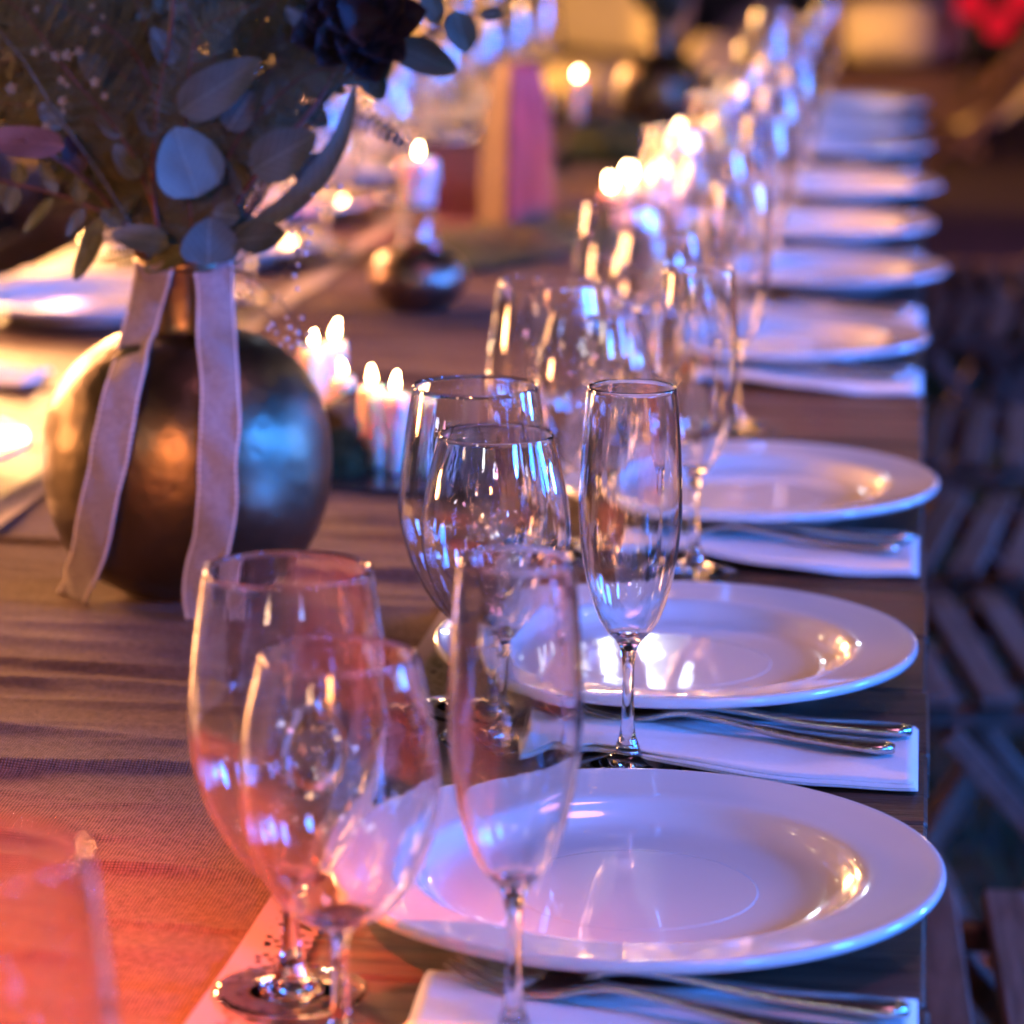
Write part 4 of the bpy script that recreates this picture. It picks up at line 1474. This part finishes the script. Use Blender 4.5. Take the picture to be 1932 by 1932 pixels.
# further groups down the table
CG = [(-.372, 4.17, [(-.030, -.055), (-.006, -.03), (.012, .0), (.030, .03), (-.018, .03), (.034, -.045)]),
      (-.362, 4.70, [(-.030, -.085), (-.012, -.04), (.022, -.10), (.026, .02), (.0, .06), (.045, .10)])]
for gi, (gx, gy, pts) in enumerate(CG):
    tray(gx, gy, 0.17, 0.30, 'dark slate tray under the %s glowing candle cluster down the table' % ('middle', 'farther')[gi])
    for k, (dx, dy) in enumerate(pts):
        candle(gx + dx, gy + dy, T + 0.0095, 0.052 + 0.010 * ((k * 7) % 3), 0.010, 'glowing candle in the %s blurred cluster down the table' % ('middle', 'farther')[gi], 20 + gi * 10 + k, 0.017, 'candles of the %s cluster' % ('middle', 'farther')[gi])
for gi, (gx, gy, nm_) in enumerate([(-.615, 5.02, 'behind the tapered wooden block'), (-.640, 5.78, 'at the far amber-lit end')]):  # two extra candle trays, added for glow and blurred dots at the back
    tray(gx, gy, 0.12, 0.22, 'added dark slate tray with candles %s' % nm_)
    for k, (dx, dy) in enumerate([(-.035, -.06), (.02, .02)]):
        candle(gx + dx, gy + dy, T + 0.0095, 0.045 + 0.012 * ((k * 5) % 3), 0.0095, 'added glowing candle on the tray %s' % nm_, 80 + gi * 10 + k, 0.011, 'added candles ' + nm_)
candle(-.368, 5.58, T + 0.003, 0.07, 0.010, 'single blurred candle beyond the farther candle cluster', 51, 0.0145)

# ------------------------------------------------------------------ bulb vase with glass chimney and candle
sx_, sy_ = -0.5465, 3.425
t = thing('bulb_vase', 'small dark bronze bulb vase with a clear glass neck, mid table', 'vase', (sx_, sy_, T + 0.005))
mb = MB()
mb.lathe(sp2([(0, .001), (.026, 0), (.032, .002), (.046, .014), (.0535, .032), (.049, .050), (.036, .062), (.0245, .0665)], 6), 72)
mb.build('bulb', M_BRONZE, t, True)
mb = MB()
mb.lathe(sp2([(.0245, .0668), (.0225, .074), (.0195, .090), (.0180, .105), (.0190, .112)], 6) + [(.0180, .1126), (.0168, .112)] + sp2([(.0160, .105), (.0175, .090), (.0205, .074), (.0225, .0668)], 6), 56)
mb.build('glass_neck', M_GLASS, t, True)
candle(sx_, sy_, T + 0.005 + 0.1128, 0.050, 0.0185, 'glowing candle stub on the glass neck of the bronze bulb vase', 61, 0.014)

# ------------------------------------------------------------------ tapered wooden block, box and moss bed behind it
bx, by = -0.522, 4.10
moss(-0.50, 4.02, T + 0.004, 0.125, 0.30, 0.020, 'wide dark moss bed under the tapered wooden block', 12, 'moss_bed')
t = thing('wooden_block', 'tall tapered wooden block, orange on one face and magenta on the other', 'block', (bx, by, T + 0.020), R(38))
mb = MB()
z_ = [(0.0, .0375), (0.06, .0365), (0.12, .0335), (0.165, .0285), (0.190, .0242), (0.202, .0205), (0.2065, .0150)]
vs, fs = [], []
for (zz, h) in z_:
    c_ = h * .12
    vs += [(-h + c_, -h, zz), (h - c_, -h, zz), (h, -h + c_, zz), (h, h - c_, zz), (h - c_, h, zz), (-h + c_, h, zz), (-h, h - c_, zz), (-h, -h + c_, zz)]
for i in range(len(z_) - 1):
    for k in range(8):
        k2 = (k + 1) % 8
        fs.append((i * 8 + k, i * 8 + k2, (i + 1) * 8 + k2, (i + 1) * 8 + k))
fs += [tuple(range(8))[::-1], tuple((len(z_) - 1) * 8 + k for k in range(8))]
mesh_obj('body', vs, fs, M_BLOCK, t, False)
t = thing('wooden_box', 'dark square wooden box beside the tapered block', 'box', (-0.645, 4.36, T + 0.004), R(8))
for (c, s) in [((0, -.047, .045), (.10, .008, .09)), ((0, .047, .045), (.10, .008, .09)), ((-.046, 0, .045), (.008, .0855, .09)), ((.046, 0, .045), (.008, .0855, .09)), ((0, 0, .004), (.0835, .0855, .006))]:
    mb = MB()
    mb.box(c, s, None, .001)
    mb.build('panel', M_PALLET, t)
moss(-0.475, 5.10, T + 0.004, 0.09, 0.10, 0.055, 'dark rounded moss mound before the farther globe vase', 14)

# ------------------------------------------------------------------ farther globe vase with its own dark foliage
vx2, vy2 = -0.446, 5.50
t = thing('globe_vase', 'farther blurred dark copper globe vase behind the candle clusters', 'vase', (vx2, vy2, T + 0.005))
s2 = 0.80
for nm, pr in (('body', vase_prof), ('neck', neck_prof), ('collar', collar_prof)):
    mb = MB()
    mb.lathe([(r * s2, z * s2) for r, z in pr], 72)
    mb.build(nm, M_COPPER, t, True)
fb = thing('foliage_bunch', 'dark foliage rising from the farther globe vase', 'foliage', (vx2, vy2, T + 0.005 + .18 * s2))
mb = MB()
random.seed(31)
for k in range(420):
    a = random.uniform(0, 6.28)
    h = random.uniform(.02, .22)
    r_ = h * random.uniform(0, .75)
    c = Vector((r_ * math.cos(a), r_ * math.sin(a), h + .02))
    ax = (c.normalized() + Vector((random.uniform(-.6, .6), random.uniform(-.6, .6), random.uniform(-.5, .6)))).normalized()
    nn = Vector((random.uniform(-1, 1), random.uniform(-1, 1), random.uniform(-1, 1))).normalized()
    sd = ax.cross(nn).normalized()
    L_, w_ = random.uniform(.02, .045), random.uniform(.006, .014)
    mb.add([c, c + ax * L_ * .4 + sd * w_, c + ax * L_, c + ax * L_ * .4 - sd * w_], [(0, 1, 2, 3)])
fo = mb.build('leaves', M_EUC2, fb)
fo['kind'] = 'stuff'
mb = MB()
for k in range(9):
    a = k * .7
    mb.tube([(0, 0, -.05), (.01 * math.cos(a), .01 * math.sin(a), .03), (.09 * math.cos(a), .09 * math.sin(a), .17)], [.0025, .002, .001], 5)
mb.build('stems', M_TWIG, fb)


# ================================================================== folding chairs
def make_chair():
    """slatted folding chair facing -x, origin on the ground under the seat centre"""
    c = thing('folding_chair', 'x', 'chair')
    sh = 0.45
    for k in range(7):
        mb = MB()
        mb.box((-0.172 + k * 0.057, 0, sh), (0.036, 0.43, 0.016), None, 0.003)
        mb.build('seat_slat', M_CHAIR, c)
    for s in (-1, 1):
        yy = s * 0.185
        mb = MB()
        mb.box((0, yy, sh - 0.022), (0.38, 0.022, 0.021), None, 0.003)
        mb.build('seat_rail', M_CHAIR, c)
        mb = MB()
        mb.bar((-0.20, yy + s * .032, 0.0), (0.245, yy + s * .032, 0.86), 0.022, 0.034, (0, 1, 0))
        mb.build('back_leg', M_CHAIR, c)
        mb = MB()
        mb.bar((0.21, yy + s * .006, 0.0), (-0.16, yy + s * .006, sh - .036), 0.022, 0.034, (0, 1, 0))
        mb.build('front_leg', M_CHAIR, c)
    for z in (0.60, 0.68, 0.76, 0.83):
        x = -0.20 + 0.445 * z / 0.86
        mb = MB()
        mb.box((x - .022, 0, z), (0.014, 0.45, 0.048), Matrix.Rotation(R(27), 3, 'Y'), 0.003)
        mb.build('back_slat', M_CHAIR, c)
    for (x, z, w) in ((-.115, .165, .40), (.125, .10, .36)):
        mb = MB()
        mb.bar((x, -w / 2, z), (x, w / 2, z), .018, .018)
        mb.build('stretcher', M_CHAIR, c)
    return c


ch0 = make_chair()
CH = [(0.195, 2.24, 2), (0.165, 3.27, 8), (0.195, 3.79, -7), (0.20, 4.46, -3), (0.20, 5.56, -4), (0.20, 6.1, 2)]
CHL = ['nearest slatted folding chair at the table edge, low in the frame', 'slatted folding chair beside the second napkin, turned toward the camera', 'slatted folding chair beside the third plate, turned away', 'slatted folding chair beside the sixth plate', 'slatted folding chair beside the ninth plate, blurred', 'last slatted folding chair by the far end of the chair-side edge']
for i, (x, y, a) in enumerate(CH):
    o = ch0 if i == 0 else copy_tree(ch0)
    o.location = (x, y, 0)
    o.rotation_euler.z = R(a)
    tag(o, CHL[i], 'chair', 'folding chairs along the table edge')
for i, (x, y, a) in enumerate([(-1.38, 3.95, 176), (-1.40, 4.5, 183), (-1.38, 5.05, 178), (-1.40, 5.6, 182)]):
    o = copy_tree(ch0)
    o.location = (x, y, 0)
    o.rotation_euler.z = R(a)
    tag(o, '%s dark folding chair across the table, behind the amber-lit plates' % ORD[i], 'chair', 'folding chairs across the table')


# ================================================================== lounge behind the table
def cushion(parent, c, size, rot=(0, 0, 0), name='cushion'):
    bm = bmesh.new()
    bmesh.ops.create_cube(bm, size=2.0)
    bmesh.ops.subdivide_edges(bm, edges=bm.edges[:], cuts=7, use_grid_fill=True)
    for v in bm.verts:
        p = v.co
        e = lambda q: (1 - abs(q) ** 4)
        x, y, z = p.x, p.y, p.z
        q = 0.78 + 0.22 * (e(x) * e(y)) ** .5
        q2 = 0.90 + 0.10 * (e(z) * e(y)) ** .5
        v.co = Vector((x * q2 * size[0] / 2, y * (0.9 + .1 * (e(x) * e(z)) ** .5) * size[1] / 2, z * q * size[2] / 2))
    for _ in range(5):
        bmesh.ops.smooth_vert(bm, verts=bm.verts[:], factor=0.5, use_axis_x=True, use_axis_y=True, use_axis_z=True)
    me = bpy.data.meshes.new(name)
    bm.to_mesh(me)
    bm.free()
    me.polygons.foreach_set('use_smooth', [True] * len(me.polygons))
    me.materials.append(M_CUSH)
    o = link(name, me, parent, c)
    o.rotation_euler = rot
    return o


def pallet_sofa(x, y, w, d, rotz, label, backs=2, bh=0.34, base=0.30):
    t = thing('pallet_sofa', label, 'sofa', (x, y, 0.02), rotz)
    n = 6
    for lv in (0, 1):
        for k in range(n):
            mb = MB()
            mb.box((0, -d / 2 + (k + .5) * d / n, base * (.45 + .5 * lv)), (w, d / n * .78, .022), None, .003)
            mb.build('plank', M_PALLET, t)
        for k in range(3):
            mb = MB()
            mb.box(((k - 1) * (w / 2 - .06), 0, base * (.22 + .49 * lv)), (.10, d, base * .36), None, .003)
            mb.build('block', M_PALLET, t)
    cushion(t, (0, -.02, base + .075), (w * .98, d * .94, .15), (0, 0, 0), 'seat_cushion')
    for k in range(backs):
        cushion(t, ((k + .5 - backs / 2) * w / backs, d * .32, base + .15 + bh / 2), (w / backs * .96, .18, bh), (R(-12), 0, 0), 'back_cushion')
    return t


pallet_sofa(-1.34, 12.9, 0.80, 0.62, R(-38), 'wide amber lit pallet sofa behind the farther globe vase', 1, 0.40, 0.22)
pallet_sofa(-2.45, 12.9, 0.95, 0.7, R(-40), 'amber lit pallet sofa behind the bouquet', 2, 0.42, 0.24)


def pouf(px, y, z0, w, d, h, rotz, label):
    p = at(px, 150, y)
    t = thing('pouf', label, 'pouf', (p.x, y, z0), R(rotz))
    cushion(t, (0, 0, h / 2 + 0.004), (w, d, h), (0, 0, 0), 'cover')
    mb = MB()
    for sx in (-1, 1):
        mb.tube([(sx * w * .43, -d * .44, h * .10), (sx * w * .455, -d * .455, h * .5), (sx * w * .43, -d * .44, h * .92)], .006, 6)
    mb.build('piping', M_CUSH, t, True)
    return t


bp_ = at(1715, 150, 13.0)
t = thing('bench', 'low dark wooden bench under the amber pouf behind the table', 'bench', (bp_.x, 13.0, 0.02))
for k in range(4):
    mb = MB()
    mb.box((0, -.21 + k * .14, .325), (.66, .125, .03), None, .003)
    mb.build('plank', M_PALLET, t)
mb = MB()
mb.box((0, -.25, .235), (.62, .02, .14), None, .003)
mb.build('apron', M_PALLET, t)
for sx in (-1, 1):
    for sy in (-1, 1):
        mb = MB()
        mb.box((sx * .27, sy * .19, .155), (.06, .06, .305), None, .003)
        mb.build('leg', M_PALLET, t)
pouf(1696, 13.0, 0.36, 0.44, 0.44, 0.28, -24, 'square pouf on the bench, amber on one face and violet on the other')
pouf(1438, 13.3, 0.02, 0.30, 0.22, 0.58, -48, 'tall amber lit pouf in the centre of the lounge')
pouf(1350, 12.7, 0.02, 0.25, 0.22, 0.48, 12, 'violet lit low pouf beside the tall amber one')
# canvas deck chair leaning at the frame edge
t = thing('deck_chair', 'amber lit canvas deck chair leaning at the upper frame edge', 'chair', (0.36, 12.2, 0.02), R(8))
for s in (-1, 1):
    mb = MB()
    mb.bar((-.24, s * .26, .10), (.42, s * .26, .86), .03, .05, (0, 1, 0))
    mb.build('frame_bar', M_PALLET, t)
    mb = MB()
    mb.bar((-.42, s * .22, .0), (.30, s * .22, .62), .03, .04, (0, 1, 0))
    mb.build('leg_bar', M_PALLET, t)
vs, fs = [], []
for i in range(13):
    s = i / 12
    for k in range(7):
        q = k / 6 - .5
        vs.append((-.20 + .58 * s, q * .46, .17 + .64 * s - .12 * math.sin(math.pi * s) + .01 * math.cos(q * 6)))
for i in range(12):
    for k in range(6):
        a = i * 7 + k
        fs.append((a, a + 1, a + 8, a + 7))
o = mesh_obj('canvas', vs, fs, M_CUSH, t)
o.modifiers.new('thickness', 'SOLIDIFY').thickness = .004
# red lamps glowing in the dark behind the lounge
for i, (px, py, Y) in enumerate([(1832, 8, 12.6), (1884, 46, 12.9), (1925, 0, 13.2)]):
    p = at(px, py, Y)
    t = thing('red_lamp', ['red glowing lamp at the top behind the lounge', 'lower red glowing lamp beside the deck chair', 'red glowing lamp in the upper frame corner'][i], 'lamp', (p.x, p.y, 0.02), 0)
    mb = MB()
    mb.tube([(0, 0, 0), (0, 0, p.z - .06)], .012, 8)
    mb.build('pole', M_SLATE, t)
    mb = MB()
    mb.lathe(sp2([(0, -.06), (.045, -.045), (.06, 0), (.045, .045), (0, .06)], 4), 20, (0, 0, p.z - .02))
    mb.build('globe', M_REDLAMP, t, True)

# clipped hedge that closes the garden
hd = thing('hedge', 'dark clipped hedge closing the garden behind the lounge', 'hedge', (0, 19, 0))
mb = MB()
random.seed(77)
for k in range(5200):
    x, y, z = random.uniform(-9, 7), random.uniform(-.5, .5), random.uniform(.0, 1.6)
    if random.random() < .6:
        y = -.5 + random.uniform(0, .08)
    c = Vector((x, y, z))
    ax = Vector((random.uniform(-1, 1), random.uniform(-1, .4), random.uniform(-1, 1))).normalized()
    sd = ax.cross(Vector((random.random(), random.random(), random.random() + .1))).normalized()
    L_, w_ = random.uniform(.06, .14), random.uniform(.02, .045)
    mb.add([c, c + ax * L_ * .4 + sd * w_, c + ax * L_, c + ax * L_ * .4 - sd * w_], [(0, 1, 2, 3)])
mb.box((-1, .1, .8), (16, .8, 1.5), None, 0)
lv = mb.build('leaves', M_EUC2, hd)
lv['kind'] = 'stuff'
